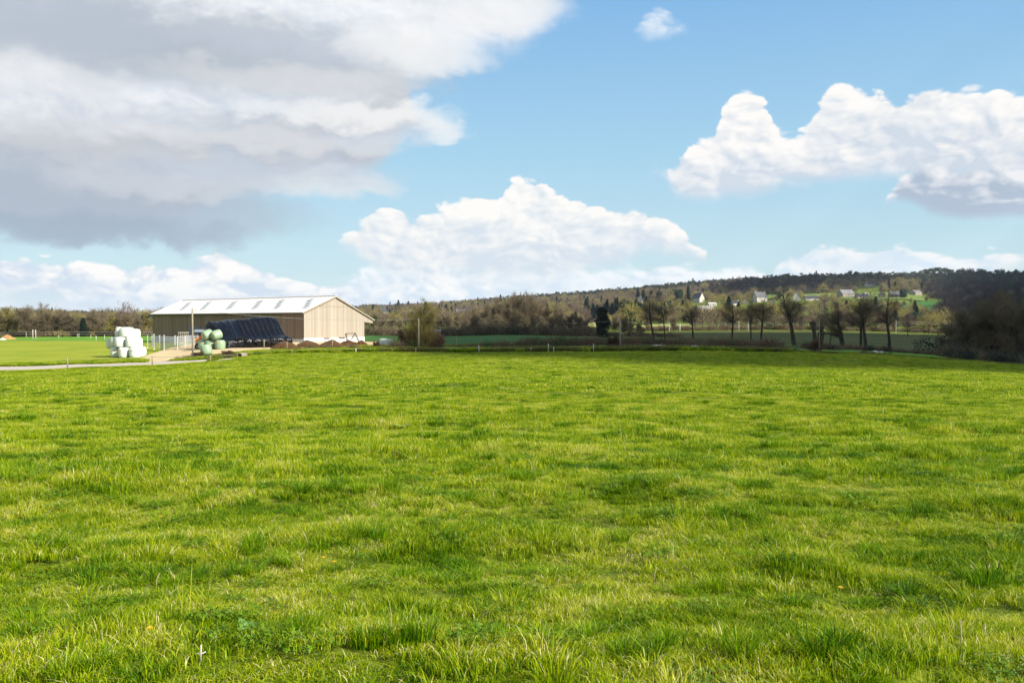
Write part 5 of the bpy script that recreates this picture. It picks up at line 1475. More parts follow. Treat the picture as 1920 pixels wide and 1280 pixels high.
prof_e = [(.2, -.3), (.10, .35), (.20, .8), (.42, 1.05), (.8, 1.25), (1.1, 1.3), (1.5, 1.4), (1.9, 1.8), (2.4, 2.25), (2.8, 2.75), (3.2, 2.95), (3.7, 3.05), (4.1, 2.95), (4.7, 2.3), (5.4, 1.4), (6.0, .5), (6.4, -.3)]
NU = 110
rs_ = np.random.RandomState(5)
def hprof(u):
    w = np.clip((u - .12) / .28, 0, 1); w = w * w * (3 - 2 * w); e = np.clip((u - .955) / .045, 0, 1) ** 2
    p = np.array(prof_l) * (1 - w) + np.array(prof_r) * w
    return p * (1 - e) + np.array(prof_e) * e
V = []; NP_ = 49
for i in range(NU):
    u = i / (NU - 1); p = hprof(u); s = np.linspace(0, len(p) - 1, NP_); yy = np.interp(s, range(len(p)), p[:, 0]); zz = np.interp(s, range(len(p)), p[:, 1])
    top = 1 + (.0 if u < .58 else .085 * min(1, (u - .58) / .06)) - .02 * math.sin(u * 21)
    zr = (hB.z - hA.z) * u
    for j in range(NP_):
        k = j / (NP_ - 1); bul = math.exp(-((k - .16) / .10) ** 2)
        scal = abs(math.sin(u * math.pi * 9.0 + .4)) ** .7 * .26 * bul * (1 if u > .3 else .35)           # sheet pulled in between the bales
        wr = .060 * mnoise.noise(Vector((u * 26, k * 7, 1.0))) + .10 * mnoise.noise(Vector((u * 11 + k * 8, k * 4 - u * 6, 4.0))) - .05 * abs(math.sin(u * 31 + k * 3)) ** .5 * (k > .25)
        if u < .5: wr += .075 * math.sin((k * 9 + u * 26) * 2.0) * math.exp(-((k - .35) / .2) ** 2)        # long diagonal pulls
        V.append((u * HL + wr * .6, yy[j] - scal + wr, max(zz[j] * (top * (1 + .12 * min(1, max(0, zz[j] - 1.5))) if zz[j] > 0 else 1), -.3) + wr + zr))
f = []
for i in range(NU - 1):
    for j in range(NP_ - 1): f.append((i * NP_ + j, (i + 1) * NP_ + j, (i + 1) * NP_ + j + 1, i * NP_ + j + 1))
sheet = mobj('sheet', mesh('sheet', V, f, M['tarp'], True), heap)
# ends: pleated plastic gathered inwards
for nm, i0, sgn, off in (('end_sheet', 0, -1, 0), ('end_sheet', NU - 1, 1, 0)):
    ring = [Vector(V[i0 * NP_ + j]) for j in range(NP_)]; c = Vector((ring[0].x, 2.9, 1.3 + ring[0].z + .3)); ev = []; ef = []
    K = 6
    for a in range(K + 1):
        k = a / K
        for j, p in enumerate(ring):
            q = p.lerp(c, k); q.x += sgn * (.55 * math.sin(k * math.pi * .5) + .05 * math.sin(j * 1.9) * (1 - k) * 2 * (k > 0)); ev.append(q)
    for a in range(K):
        for j in range(NP_ - 1): ef.append((a * NP_ + j, a * NP_ + j + 1, (a + 1) * NP_ + j + 1, (a + 1) * NP_ + j))
    mobj(nm, mesh(nm, ev, ef, M['tarp'], True), heap)
for u in (.24, .40, .47, .55, .62, .70, .77, .85, .92):
    i = int(u * (NU - 1)); pts = [Vector(V[(i + (j // 16 if u < .45 else j // 24)) * NP_ + j]) + Vector((0, -.03, .03)) for j in range(6, 34)]
    b = MB(); b.tube(pts, .011, 5); b.build('strap', M['strap'], heap)
# tyres leaning on the foot
TY = [(443, 636.5), (451, 634), (457.5, 637.5), (471, 637.5), (479.5, 642.5), (488.5, 642), (499, 641.5), (508, 641), (515, 640.5), (522, 639.5), (532, 638.5)]
Mi = heap.matrix_basis
b = MB(); b.torus((0, 0, 0), .20, .085, None, 20, 8); tme = mesh('tyre', b.v, b.f, M['tyre'], True)
wordsT = ['first', 'second', 'third', 'fourth', 'fifth', 'sixth', 'seventh', 'eighth', 'ninth', 'tenth', 'eleventh']
for i, (px, py) in enumerate(TY):
    k = (px - 960) / F
    u = float(np.clip((k * hA.y - hA.x) / (hd.x - k * hd.y), 0.02, .98)); base = hA.lerp(hB, u); zc = EYE - (py - HZ) / F * base.y
    hh = zc - base.z; ph = hprof(u); yo = float(np.interp(hh, ph[:8, 1], ph[:8, 0])) - .28
    nv = Vector((-math.sin(hang), math.cos(hang), 0)); p = Vector((base.x, base.y, 0)) + nv * yo; p.z = max(zc, Z(p.x, p.y) + .3)
    o = mobj('tyre', tme, None, p); o.rotation_euler = Euler((R(78), 0, hang + rb.uniform(-.3, .3))); tag(o, 'old black tyre against the foot of the sheeted heap, %s from the left' % wordsT[i], 'tyre', 'tyres weighing down the silage sheet')
b = MB(); pts = [(0.10 * math.cos(a * .9), 0.10 * math.sin(a * .9), a * .045) for a in range(22)]; b.tube(pts, .03, 5)
o = b.build('rusty_coil', M['coil'], None, True); p = Vector(XY(405.5, 102.2)); o.location = (p.x, p.y, EYE - (624 - HZ) / F * 102.2); tag(o, 'rusty coil hanging on the dark end of the sheeted heap', 'coil')

# ------------------------------------------------------------------ manure mounds
def mound(px, Y, rx, ry, h, lb, seed, mat='manure', nm='manure_mound', cat='manure heap', p=1.3):
    V = []; f = []; n = 44
    for j in range(n):
        for i in range(n):
            a = (i / (n - 1) - .5) * 2.2; b_ = (j / (n - 1) - .5) * 2.2; r = math.hypot(a, b_)
            q = max(0, 1 - r ** p) * h; nz = mnoise.noise(Vector((a * 2.5, b_ * 2.5, seed))) * .16 * h + mnoise.noise(Vector((a * 9, b_ * 9, seed))) * .09 * h + mnoise.noise(Vector((a * 24, b_ * 24, seed))) * .045 * h
            z = q + nz * min(1, q / h * 3) - (0.12 if r > 1 else 0); V.append((a * rx, b_ * ry, z))
    for j in range(n - 1):
        for i in range(n - 1): f.append((j * n + i, j * n + i + 1, (j + 1) * n + i + 1, (j + 1) * n + i))
    o = mobj(nm, mesh(nm, V, f, M[mat], False), None, PT(px, Y)); return tag(o, lb, cat)


mound(536, 103.6, 2.35, 1.5, 1.12, 'nearest brown manure mound beside the right end of the black heap', 1)
mound(577, 111, 2.1, 1.5, 1.0, 'darker brown manure mound under the barn corner', 2)
mound(621, 111.5, 2.25, 1.5, 1.12, 'ochre brown manure mound in the middle of the gable foot', 3)
mound(653, 113.5, 2.0, 1.5, 1.05, 'brown manure mound with dark iron frame standing on it', 4)
mound(677, 115.5, 1.3, 1.2, .95, 'small brown manure mound at the right gable corner', 5)
mound(14, 205, 2.4, 1.4, 1.25, 'low ochre heap of spoil at the far left of the paddock', 6, 'dirt', 'spoil_heap', 'heap')
o = mound(5, 198, .9, .6, .55, 'small white sheet bundle beside the ochre spoil heap', 7, 'wrap', 'sheet_bundle', 'bundle')

# iron frame on the mound
e = empty('iron_frame', PT(661, 113, .95)); tag(e, 'dark iron cage like implement on top of the manure mound', 'implement')
for s in (-1, 1):
    b = MB(); b.tube([(-.75, s * .3, 0), (-.95, s * .3, 1.0)], .05, 6); b.tube([(-.95, s * .3, 1.0), (.35, s * .3, 1.08), (.85, s * .3, 0.0)], .05, 6); b.tube([(.35, s * .3, 1.08), (-.2, s * .3, .1)], .035, 6); b.build('side_frame', M['iron'], e)
b = MB()
for x, z in ((-.95, 1.0), (.35, 1.08), (.85, .05), (-.75, .05), (-.3, 1.04)): b.tube([(x, -.3, z), (x, .3, z)], .04, 6)
b.build('cross_bar', M['iron'], e)
for k in range(5):
    b = MB(); b.tube([(-1.0 - k * .02, -.28 + k * .14, .55), (-1.7, -.28 + k * .14, .42), (-1.95, -.28 + k * .14, .55)], .02, 5); b.build('tine', M['coil'], e)

# ------------------------------------------------------------------ white pen fence, rack, machine
pen = empty('livestock_pen', (0, 0, 0)); tag(pen, 'white metal livestock pen with horizontal rails in front of the barn', 'pen')
PP = [(276.5, 645, 629), (288.5, 648, 627), (299, 649, 629), (307.5, 650, 628.5), (332.5, 650.5, 628.5), (347, 646, 627), (372, 645, 626.5)]
pts = []
for k, (px, pb, pt_) in enumerate(PP):
    Y = [116, 110, 107.5, 106.5, 106, 113, 115][k]; x, y = XY(px, Y); z = Z(x, y); zt = EYE - (pt_ - HZ) / F * Y; pts.append((Vector((x, y, z)), zt))
pen.location = (pts[2][0].x, pts[2][0].y, pts[2][0].z)
O = pen.location
for p, zt in pts:
    b = MB(); h = zt - p.z; q = p - O; b.box((q.x, q.y, h / 2 - .1), (.09, .09, h + .2)); b.box((q.x, q.y, h + .02), (.18, .18, .05)); b.build('post', M['white'], pen)
for a in range(len(pts) - 1):
    (p, zt), (q, zq) = pts[a], pts[a + 1]
    for r_ in range(6):
        k = .22 + r_ * .135; b = MB()
        A = Vector((p.x - O.x, p.y - O.y, p.z - O.z + (zt - p.z) * k)); B_ = Vector((q.x - O.x, q.y - O.y, q.z - O.z + (zq - q.z) * k))
        d = (B_ - A).normalized(); A += d * .08; B_ -= d * .08; up = Vector((0, 0, .028)); sd2 = Vector((-d.y, d.x, 0)).normalized() * .02
        b.add([A - up - sd2, B_ - up - sd2, B_ + up - sd2, A + up - sd2, A - up + sd2, B_ - up + sd2, B_ + up + sd2, A + up + sd2], [(0, 1, 2, 3), (4, 5, 6, 7), (0, 1, 5, 4), (3, 2, 6, 7), (0, 3, 7, 4), (1, 2, 6, 5)])
        b.build('rail', M['white'], pen)
# rear run of the pen
pts2 = [(Vector(PT(px, Y)), EYE - (pt_ - HZ) / F * Y) for px, Y, pt_ in ((285, 124, 628.5), (328, 121, 628.8), (372, 120, 629))]
for p, zt in pts2:
    b = MB(); h = zt - p.z; q = p - O; b.box((q.x, q.y, h / 2 - .1 + q.z), (.12, .12, h + .2)); b.build('post', M['white'], pen)
for a in range(2):
    (p, zt), (q, zq) = pts2[a], pts2[a + 1]
    for r_ in range(5):
        k = .25 + r_ * .15; b = MB(); A = Vector((p.x - O.x, p.y - O.y, p.z - O.z + (zt - p.z) * k)); B_ = Vector((q.x - O.x, q.y - O.y, q.z - O.z + (zq - q.z) * k))
        b.tube([A, B_], .03, 5); b.build('rail', M['white'], pen)
fr = empty('feed_rack', PT(344, 119)); tag(fr, 'cream metal feed rack with a flat top standing in the pen', 'rack')
b = MB(); b.box((0, 0, 2.05), (1.25, .9, .08)); b.build('top', M['wood_pale'], fr)
for k in range(5):
    for s in (-1, 1):
        b = MB(); b.tube([(-.55 + k * .27, s * .42, 2.0), (-.6 + k * .25, s * .2, .2)], .025, 5); b.build('bar', M['wood_pale'], fr)
for sx in (-1, 1):
    for sy in (-1, 1):
        b = MB(); b.tube([(sx * .5, sy * .35, .3), (sx * .5, sy * .35, -.1)], .04, 5); b.build('leg', M['wood_pale'], fr)
# calf statue like brown thing at the pen: a bent stake with straw
b = MB(); b.tube([(0, 0, -.1), (.05, 0, .6), (-.02, .02, 1.3)], [.05, .04, .03], 6); b.tube([(.35, 0, -.1), (.3, 0, .5), (.42, 0, 1.05)], [.07, .06, .05], 6); b.tube([(0, 0, .4), (.35, 0, .5)], .04, 6)
o = b.build('stake_frame', M['wood'], None, True, PT(294, 106.5)); tag(o, 'rough brown wooden stake frame leaning by the white pen', 'stake')

mc = empty('orange_machine', PT(379.5, 106.0)); tag(mc, 'orange farm machine with a grey rounded canopy beside the pen', 'machine'); mc.rotation_euler = (0, 0, .1); mc.scale = (1.12,) * 3
b = MB()
for z in (.55, 1.02): b.box((-.1, 0, z), (1.05, 1.3, .43))
b.build('body_panel', M['orange_paint'], mc)
b = MB()
for s in (-1, 1):
    for x in (-.58, .40): b.box((x, s * .6, 1.2), (.07, .07, 1.9))
b.build('frame', M['iron'], mc)
b = MB(); v = []; n = 10
for x in (-.75, 1.35):
    for k in range(n + 1):
        a = math.pi * k / n; v.append((x, -.78 * math.cos(a), 1.95 + .30 * math.sin(a) ** .7))
b.add(v, [(k, k + 1, n + 2 + k, n + 1 + k) for k in range(n)] + [tuple(range(n + 1)), tuple(range(n + 1, 2 * n + 2))]); b.build('canopy', M['steel'], mc)
b = MB(); b.box((-.1, 0, 1.5), (.5, .8, .5)); b.build('seat', M['coil'], mc)
for sx in (-.45, .5):
    for s in (-1, 1):
        b = MB(); b.torus((0, 0, 0), .22, .09, Matrix.Rotation(R(90), 3, 'X'), 16, 6); w = b.build('wheel', M['tyre'], mc, True, (sx, s * .62, .28))
        b = MB(); b.tube([(0, -.05, 0), (0, .05, 0)], .15, 12); b.build('rim', M['steel'], w)

# ------------------------------------------------------------------ posts, poles, wires
def post(px, top, bot, mat='wood', r=.05, lb='', grp=None, lo=70, hi=250, Y=None, nm='fence_post', lean=0.0, cat='post'):
    Y = Y or find(px, bot, lo, hi); p = PT(px, Y); h = max(.5, (EYE - (top - HZ) / F * Y) - p.z)
    b = MB(); b.tube([(0, 0, -.4), (lean * .4 * h, 0, h * .5), (lean * h, 0, h)], [r * 1.05, r, r * .9], 8); o = b.build(nm, M[mat], None, True, p)
    tag(o, lb, cat, grp); return p, h


ROWA = [(126, 670, 691), (285, 666, 687), (394, 666, 682), (547, 656, 672), (667, 653, 669), (779, 653, 666), (898, 647, 663), (995.5, 651, 661), (1028, 644, 659), (1038.5, 650, 659), (1113, 644, 657), (1241, 643, 657), (1357, 646, 658), (1484, 652, 663), (1613, 655, 665)]
TA = []
for i, (px, t0, b0) in enumerate(ROWA):
    Y = float(field_edge(px)) - .3
    TA.append(post(px, t0 + 0, b0, 'wood' if i < 4 or i > 10 else 'wood_pale', .065, 'wooden fence post along the pasture edge, %s from the left' % side_words(i, 15), 'posts along the pasture edge', Y=Y, lean=.03 * ((i * 7) % 3 - 1)))
ROWB = [(495, 637, 652), (538, 640, 655), (623, 637, 650), (856, 631, 646), (901, 634, 646), (951, 632, 644), (1008, 637, 646), (1046, 631, 646), (1097, 628, 637), (1159, 634, 642), (1259, 633, 648), (1367, 640, 648), (1435, 641, 652)]
TB = []
for i, (px, t0, b0) in enumerate(ROWB):
    Y = [101, 102, 108, 121, 122, 123, 123, 122, 150, 135, 123, 124, 122][i]
    TB.append(post(px, t0, b0, 'wood', .055, 'thin fence post on the far side of the bank, %s from the left' % side_words(i, 13), 'posts on the far side of the bank', Y=Y))
for i, (px, t0, b0) in enumerate([(49, 623, 633), (145, 626, 633), (148, 625, 633), (170, 628, 635), (180, 629, 639), (196, 628, 637), (110, 628, 635)]):
    post(px, t0, b0, 'wood_pale', .06, 'pale paddock fence post, %s from the left' % side_words([0, 2, 3, 4, 5, 6, 1][i], 7), 'pale posts across the paddock', lo=110, hi=260)
for i, px in enumerate((61.5, 66.8)):
    post(px, 618, 632, 'wood_pale', .09, '%s of the two stout white gate posts in the paddock' % ('left', 'right')[i], Y=205, nm='gate_post')
post(97, 0, 0, 'wood_pale', .02, 'thin yellow marker cane in the grass left of the white bales', Y=88, nm='marker_cane') if False else None


def wire(a, b_, sag, name, lb, r=.008, cat='wire'):
    pts = []
    for k in range(13):
        t = k / 12; p = a.lerp(b_, t); p.z -= sag * 4 * t * (1 - t); pts.append(p - a)
    m_ = MB(); m_.tube(pts, r, 4); o = m_.build(name, M['wire'], None, True, a); return tag(o, lb, cat)


for (T, nm_, z_) in ((TA, 'pasture edge', .85), (TB, 'far side of the bank', .85)):
    m_ = MB(); a0 = T[0][0] + Vector((0, 0, T[0][1] * z_))
    for k in range(len(T) - 1):
        p = T[k][0] + Vector((0, 0, T[k][1] * z_)); q = T[k + 1][0] + Vector((0, 0, T[k + 1][1] * z_)); m_.tube([p - a0, (p + q) / 2 - a0 - Vector((0, 0, .04)), q - a0], .009, 4)
    o = m_.build('fence_wire', M['wire'], None, True, a0); tag(o, 'thin wire strung between the posts along the ' + nm_, 'wire')
m_ = MB(); pr_ = [PT(px, 206, h) for px, h in ((-180, 1.6), (61, 1.9), (66, 1.9), (150, 1.75), (286, 1.6))]
m_.tube([p - pr_[0] for p in pr_], .022, 4); pr2 = [p - Vector((0, 0, .55)) for p in pr_]; m_.tube([p - pr_[0] for p in pr2], .018, 4)
o = m_.build('fence_wire', M['wood_pale'], None, True, pr_[0]); tag(o, 'pale fence tapes strung across the far end of the paddock', 'wire')

POLES = [(361, 578, 666, 89.5, .10, 'tall thin timber pole in front of the barn and pen', 'pole', 0), (785, 597, 663, 109, .085, 'thin timber pole rising in front of the hawthorn', 'pole', -.0),
         (1163, 600, 656, 114, .10, 'grey timber pole on the bank right of the ivy clad tree', 'pole', 0), (1537, 597, 666, 113.5, .06, 'thin pole leaning slightly in front of the cut pollard', 'pole', -.02)]
PT_ = []
for px, t0, b0, Y, r, lb, mt, ln in POLES:
    p, h = post(px, t0, b0, mt, r, lb, None, Y=Y, nm='utility_pole', lean=ln, cat='pole'); PT_.append((p, h))
wire(PT_[0][0] + Vector((0, 0, PT_[0][1] - .15)), PT_[1][0] + Vector((0, 0, PT_[1][1] - .1)), .55, 'overhead_wire', 'overhead wire crossing in front of the barn between two poles', .014)
wire(PT_[1][0] + Vector((0, 0, PT_[1][1] - .1)), PT_[2][0] + Vector((0, 0, PT_[2][1] - .1)), .5, 'overhead_wire', 'overhead wire from the hawthorn pole to the grey pole', .012)
wire(PT_[2][0] + Vector((0, 0, PT_[2][1] - .1)), PT_[3][0] + Vector((0, 0, PT_[3][1] - .1)), .5, 'overhead_wire', 'overhead wire from the grey pole to the leaning pole', .012)
# railway masts beyond the meadow
RM = [(1255, 605, 629, .24), (1275, 607, 619, .5), (1385.5, 603, 620, .18), (1403, 603, 620, .18), (1544, 602, 613, .16), (1680, 599, 610, .16)]
rm = []
for i, (px, t0, b0, r) in enumerate(RM):
    Y = 462 if i != 1 else 470; p = PT(px, Y); zt = EYE - (t0 - HZ) / F * Y; p2 = Vector((p.x, p.y, p.z))
    b = MB(); h = zt - p.z; b.box((0, 0, h / 2 - .5), (r, r, h + 1)); b.box((0, 0, h + .04), (r * 1.6, r * 1.2, .1)); b.box((r, 0, h * .93), (1.2, .1, .1))
    o = b.build('railway_mast', M['white'], None, False, p2); tag(o, ('tall pale mast between the slim paired trees and the lone forked tree', 'short stout pale mast behind the slim paired trees', 'left of the two thin white masts beyond the dark meadow', 'right of the two thin white masts beyond the dark meadow', 'short white mast behind the cut pollard', 'short white mast beside the crooked tree')[i], 'mast')
    rm.append(Vector((p.x, p.y, zt - .4)))
m_ = MB(); ws = [Vector((*XY(px, 462), EYE - (row - HZ) / F * 462)) for px, row in ((1150, 606.5), (1255, 607), (1320, 608), (1385, 606), (1403, 606), (1544, 606), (1680, 604), (1820, 604))]
m_.tube([p - ws[0] for p in ws], .035, 4); m_.tube([p - ws[0] - Vector((0, 0, .9)) for p in ws], .03, 4); o = m_.build('railway_wire', M['wire'], None, True, ws[0]); tag(o, 'pair of thin railway wires running across below the hamlet', 'wire')

# ------------------------------------------------------------------ drain pipe, brush by it, small hut
b = MB(); n = 18
v = []; f = []
for y, r in ((0, .27), (0, .33), (1.4, .33), (1.4, .27)):
    for k in range(n): a = 2 * math.pi * k / n; v.append((r * math.cos(a), y, r * math.sin(a)))
for q in range(4):
    for k in range(n): f.append((q * n + k, q * n + (k + 1) % n, ((q + 1) % 4) * n + (k + 1) % n, ((q + 1) % 4) * n + k))
b.add(v, f); o = b.build('drain_pipe', M['wood'], None, True, PT(448.5, 90.0, .12)); o.rotation_euler = (0, 0, -.15); tag(o, 'round concrete drain pipe end half sunk at the pasture edge', 'pipe')
place_tree('bramble_bush', hb[0], hb[1], PT(427, 90.5), 1.0, (.55, .55, .17), 'low brown brush heap left of the concrete drain pipe', 'bush')
place_tree('bramble_bush', hb[0], hb[1], PT(370, 90.0), 2.0, (.5, .5, .16), 'low dead brush around the foot of the tall thin pole', 'bush')
e = empty('field_shelter', PT(818, 300)); tag(e, 'small grey roofed field shelter at the wood edge right of the hawthorn', 'shelter'); e.scale = (1.0,) * 3
b = MB(); b.box((0, 0, 1.0), (3.2, 2.4, 2.0)); b.build('wall', M['wood'], e)
b = MB(); b.add([(-1.9, -1.5, 2.05), (1.9, -1.5, 2.05), (1.9, 1.5, 2.5), (-1.9, 1.5, 2.5), (-1.9, -1.5, 2.17), (1.9, -1.5, 2.17), (1.9, 1.5, 2.62), (-1.9, 1.5, 2.62)], [(0, 1, 2, 3), (4, 5, 6, 7), (0, 1, 5, 4), (1, 2, 6, 5), (2, 3, 7, 6), (3, 0, 4, 7)]); b.build('roof', M['slate_l'], e)
# field stones on the bank
for i, (px, Y, s) in enumerate([(838, 112, .35), (846, 113, .28), (1232, 118.5, .5), (1242, 119, .42), (1302, 119, .4), (1640, 122, .3), (1652, 121, .22)]):
    rs_ = np.random.RandomState(i); v = []; f = []; n = 10
    for j in range(6):
        for k in range(n):
            a = 2 * math.pi * k / n; t = math.pi * j / 5; q = 1 + .18 * rs_.normal(); v.append((1.9 * s * math.sin(t) * math.cos(a) * q, s * math.sin(t) * math.sin(a) * q, s * .7 * math.cos(t)))
    for j in range(5):
        for k in range(n): f.append((j * n + k, j * n + (k + 1) % n, (j + 1) * n + (k + 1) % n, (j + 1) * n + k))
    o = mobj('field_stone', mesh('stone', v, f, M['concrete'], True), None, PT(px, Y, .35)); tag(o, 'pale stone lying on the overgrown bank, %s from the left' % side_words(i, 7), 'stone', 'pale stones on the bank')

# ------------------------------------------------------------------ small plants in the pasture
M['petal'] = simple('dandelion yellow', (.80, .50, .02), .6, .3, .1, 20); M['stem'] = simple('plant stem', (.16, .24, .05), .6, .3, .1, 20); M['dock'] = simple('grey green leaf', (.10, .22, .03), .55, .4, .15, 20, .3)
M['straw'] = simple('dry stalk', (.48, .38, .24), .8, .2, .2, 20)
for i, (px, py, lb) in enumerate([(274, 1206, 'yellow dandelion in the near left grass, nearest to the camera'), (604, 1060, 'small yellow dandelion at the middle left, the left of a close pair'), (624, 1068, 'small yellow dandelion at the middle left, the right of a close pair'),
                                  (1581, 1121, 'yellow dandelion in the near right grass'), (1405, 775, 'tiny yellow dandelion far out in the pasture'), (298, 985, 'low yellow flower in the left grass')]):
    Y = find(px, py + 12, 3.2, 60); p = PT(px, Y); e = empty('dandelion', p); tag(e, lb, 'flower'); h = .10 if i < 4 else .14; k = 1.0 if Y < 8 else 1.8
    b = MB(); b.tube([(0, 0, 0), (.004, 0, h * .5), (0, 0, h)], .002, 5); b.build('stem', M['stem'], e)
    b = MB()
    for ring, (n, r, z) in enumerate(((14, .017, .004), (10, .011, .008))):
        for j in range(n):
            a = 2 * math.pi * j / n + ring; c, s = math.cos(a) * k, math.sin(a) * k; b.add([(0, 0, h + z * .5), (c * r - s * .003, s * r + c * .003, h + z), (c * r * 1.1, s * r * 1.1, h + z), (c * r + s * .003, s * r - c * .003, h + z)], [(0, 1, 2, 3)])
    b.tube([(0, 0, h - .006), (0, 0, h + .004)], [.003, .007], 8); b.build('flower_head', M['petal'], e)
def dock(px, py, lb, s, n=6, up=.9, col='dock'):
    Y = find(px, py, 3.2, 60); e = empty('broad_leaved_plant', PT(px, Y)); tag(e, lb, 'plant'); rr = random.Random(int(px))
    for k in range(n):
        a = k * 2.4 + rr.random(); L = s * rr.uniform(.7, 1.2); wd = L * .22; c, sn = math.cos(a), math.sin(a); v = []
        for j in range(6):
            t = j / 5; r = L * t * (1 - up * .55 * (1 - t * .3)); z = L * up * (t - .35 * t * t) ; w = wd * math.sin(math.pi * min(1, t * .9 + .08))
            for q in (-1, 0, 1): v.append((c * r - sn * w * q, sn * r + c * w * q, z + (.12 * w if q else 0)))
        b = MB(); b.add(v, [(j * 3 + q, j * 3 + q + 1, j * 3 + q + 4, j * 3 + q + 3) for j in range(5) for q in (0, 1)]); b.build('leaf', M[col], e, True)
dock(458, 1195, 'tall broad leaved dock plant in the near left grass', .10, 7, 1.0, 'dock')
dock(512, 1134, 'flattened grey green leaf rosette near the bare patch', .12, 5, .3)
dock(540, 1022, 'grey green leaf rosette lying in the left grass', .15, 5, .35)
dock(754, 802, 'small dark leaf rosette further out in the pasture', .30, 5, .4, 'stem')
for i, (px, py, h, lb) in enumerate([(1227, 1100, .13, 'pale dry upright stalk right of the middle in the near grass'), (1064, 1066, .07, 'short pale dry stalk near the middle'), (1531, 998, .10, 'short dry stub standing in the right grass'),
                                     (575, 1025, .12, 'leaning dry brown stalk above the leaf rosette'), (1811, 1245, .20, 'tall dry green stalk in the near right corner'), (285, 1110, .13, 'leaning dry straw stalk in the left grass'), (295, 905, .26, 'tall thin dead stem standing far left in the pasture')]):
    Y = find(px, py, 3.2, 60); b = MB(); l = (.2, 0, .05, -.35, 0, .25, .02)[i]; b.tube([(0, 0, -.01), (l * h * .4, 0, h * .6), (l * h, .01, h)], [.003 * (1 + h), .0025 * (1 + h), .0015], 5)
    o = b.build('dry_stalk', M['straw'], None, True, PT(px, Y)); tag(o, lb, 'stalk')
Y = find(370, 1246, 3.2, 30); e = empty('dry_twig', PT(370, Y)); tag(e, 'pale dry cross shaped twig stuck in the near left grass', 'twig')
b = MB(); b.tube([(0, 0, -.01), (.003, 0, .085)], .0035, 6); b.tube([(-.024, 0, .043), (0, 0, .038), (.026, 0, .05)], .003, 6); b.build('twig', M['wood_pale'], e, True)

# ------------------------------------------------------------------ clouds that shade the middle distance (they float right of the picture)
def mat_cloud():
    m, t = new_mat('cloud'); b = t.n('ShaderNodeBsdfDiffuse'); t.put(b.inputs[0], (.9, .9, .92, 1))
    tr = t.n('ShaderNodeBsdfTransparent'); n = t.noise(pos(t), .02, 4, .6)
    mx = t.n('ShaderNodeMixShader'); t.put(mx.inputs[0], t.ss(n, .30, .52)); t.put(mx.inputs[1], tr.outputs[0]); t.put(mx.inputs[2], b.outputs[0])
    o = t.n('ShaderNodeOutputMaterial'); t.put(o.inputs[0], mx.outputs[0]); return m


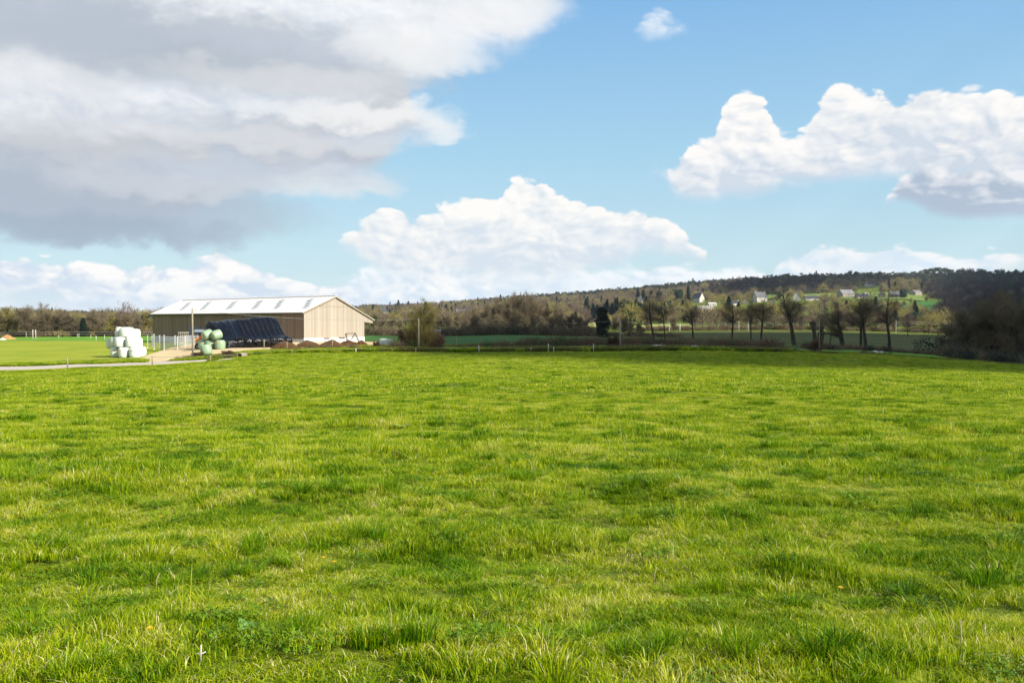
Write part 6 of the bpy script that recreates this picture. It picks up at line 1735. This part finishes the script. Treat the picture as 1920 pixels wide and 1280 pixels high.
M['cloud'] = mat_cloud()
def cloud(foot, alt, seed, edge=12.0, n=260, rmin=12, rmax=40, dens=1.0, thick=.35):
    """foot: polygon on the ground (x,y) that is to lie in shade; puffs are placed up-sun of it"""
    rr = np.random.RandomState(seed); P = np.array(foot, float)
    def inside(x, y):
        c = False; j = len(P) - 1
        for i in range(len(P)):
            if ((P[i, 1] > y) != (P[j, 1] > y)) and (x < (P[j, 0] - P[i, 0]) * (y - P[i, 1]) / (P[j, 1] - P[i, 1] + 1e-9) + P[i, 0]): c = not c
            j = i
        return c
    me0 = None; V = []; F_ = []
    import bmesh
    bmm = bmesh.new(); bmesh.ops.create_icosphere(bmm, subdivisions=2, radius=1.0); iv_ = np.array([v.co for v in bmm.verts]); if_ = np.array([[v.index for v in f.verts] for f in bmm.faces]); bmm.free()
    k = 0; tries = 0; shift = np.array([sun_dir.x, sun_dir.y]) / sun_dir.z
    while k < n and tries < 60000:
        tries += 1; x = rr.uniform(P[:, 0].min(), P[:, 0].max()); y = rr.uniform(P[:, 1].min(), P[:, 1].max())
        if not inside(x, y): continue
        # distance to the outline decides the size, so that edges fray
        d = 1e9
        for i in range(len(P)):
            a = P[i]; b_ = P[(i + 1) % len(P)]; ab = b_ - a; t = np.clip(((np.array([x, y]) - a) @ ab) / (ab @ ab), 0, 1); d = min(d, np.linalg.norm(np.array([x, y]) - a - ab * t))
        r = min(rmax, max(rmin * rr.uniform(.3, 1), d * .9)) * rr.uniform(.7, 1.1)
        z = alt + rr.uniform(0, r * .5); g = Z(x, y) if abs(x) < 9000 else 0; hgt = z - g
        c = np.array([x + shift[0] * hgt, y + shift[1] * hgt, z]); q = iv_ * (1 + .15 * np.sin(iv_ @ rr.normal(0, 3, (3, 1)) + rr.uniform(0, 6)))
        V.append(q * np.array([r, r, r * thick]) + c); F_.append(if_ + k * len(iv_)); k += 1
    o = mobj('cloud', fast_mesh('cloud', np.concatenate(V), np.concatenate(F_), M['cloud'], smooth=True)); return tag(o, 'pale cumulus cloud drifting beyond the right of the view', 'cloud', 'cumulus clouds drifting to the right', 'stuff')


def gp(px, Y): return XY(px, Y)
# near field rim, crop, tree row, meadow and right-hand wood
cloud([gp(745, 112), gp(850, 88), gp(1000, 80), gp(1400, 70), gp(1900, 66), gp(2600, 62), gp(3000, 160), gp(2500, 420), gp(1780, 440), gp(1500, 420), gp(1250, 400), gp(1100, 370), gp(950, 345), gp(800, 345), gp(715, 300), gp(720, 190)], 620, 1, n=900, rmin=5, rmax=26)
# hillside at the right, and the crest above the hamlet
cloud([gp(1750, 460), gp(2200, 380), gp(2900, 700), gp(2600, 2500), gp(1740, 2500), gp(1735, 1500), gp(1745, 900)], 760, 2, n=700, rmin=20, rmax=110)
cloud([gp(1300, 1500), gp(1540, 1420), gp(1700, 1800), gp(1620, 2400), gp(1380, 2300)], 800, 3, n=160, rmin=20, rmax=80)
cloud([gp(1080, 1000), gp(1100, 760), gp(1210, 1000), gp(1180, 1250), gp(1080, 1250)], 780, 4, n=100, rmin=20, rmax=50)

# ------------------------------------------------------------------ air
HZM = True
if HZM:
    m = bpy.data.materials.new('air'); m.use_nodes = True; nt = m.node_tree; nt.nodes.clear()
    vs = nt.nodes.new('ShaderNodeVolumePrincipled'); vs.inputs['Color'].default_value = (.78, .88, 1.0, 1); vs.inputs['Density'].default_value = 3.6e-5; vs.inputs['Anisotropy'].default_value = .2
    om = nt.nodes.new('ShaderNodeOutputMaterial'); nt.links.new(vs.outputs[0], om.inputs['Volume'])
    zmin = float(min(Zn(*np.meshgrid(np.linspace(-16000, 16000, 80), np.linspace(0, 20000, 200))).min(), -12)) - 3
    b = MB(); zt = 430.0; b.box((0, 10200, (zt + zmin) / 2), (34000, 20800, zt - zmin)); o = b.build('haze', m); tag(o, kind='stuff')
    S.cycles.volume_step_rate = 10
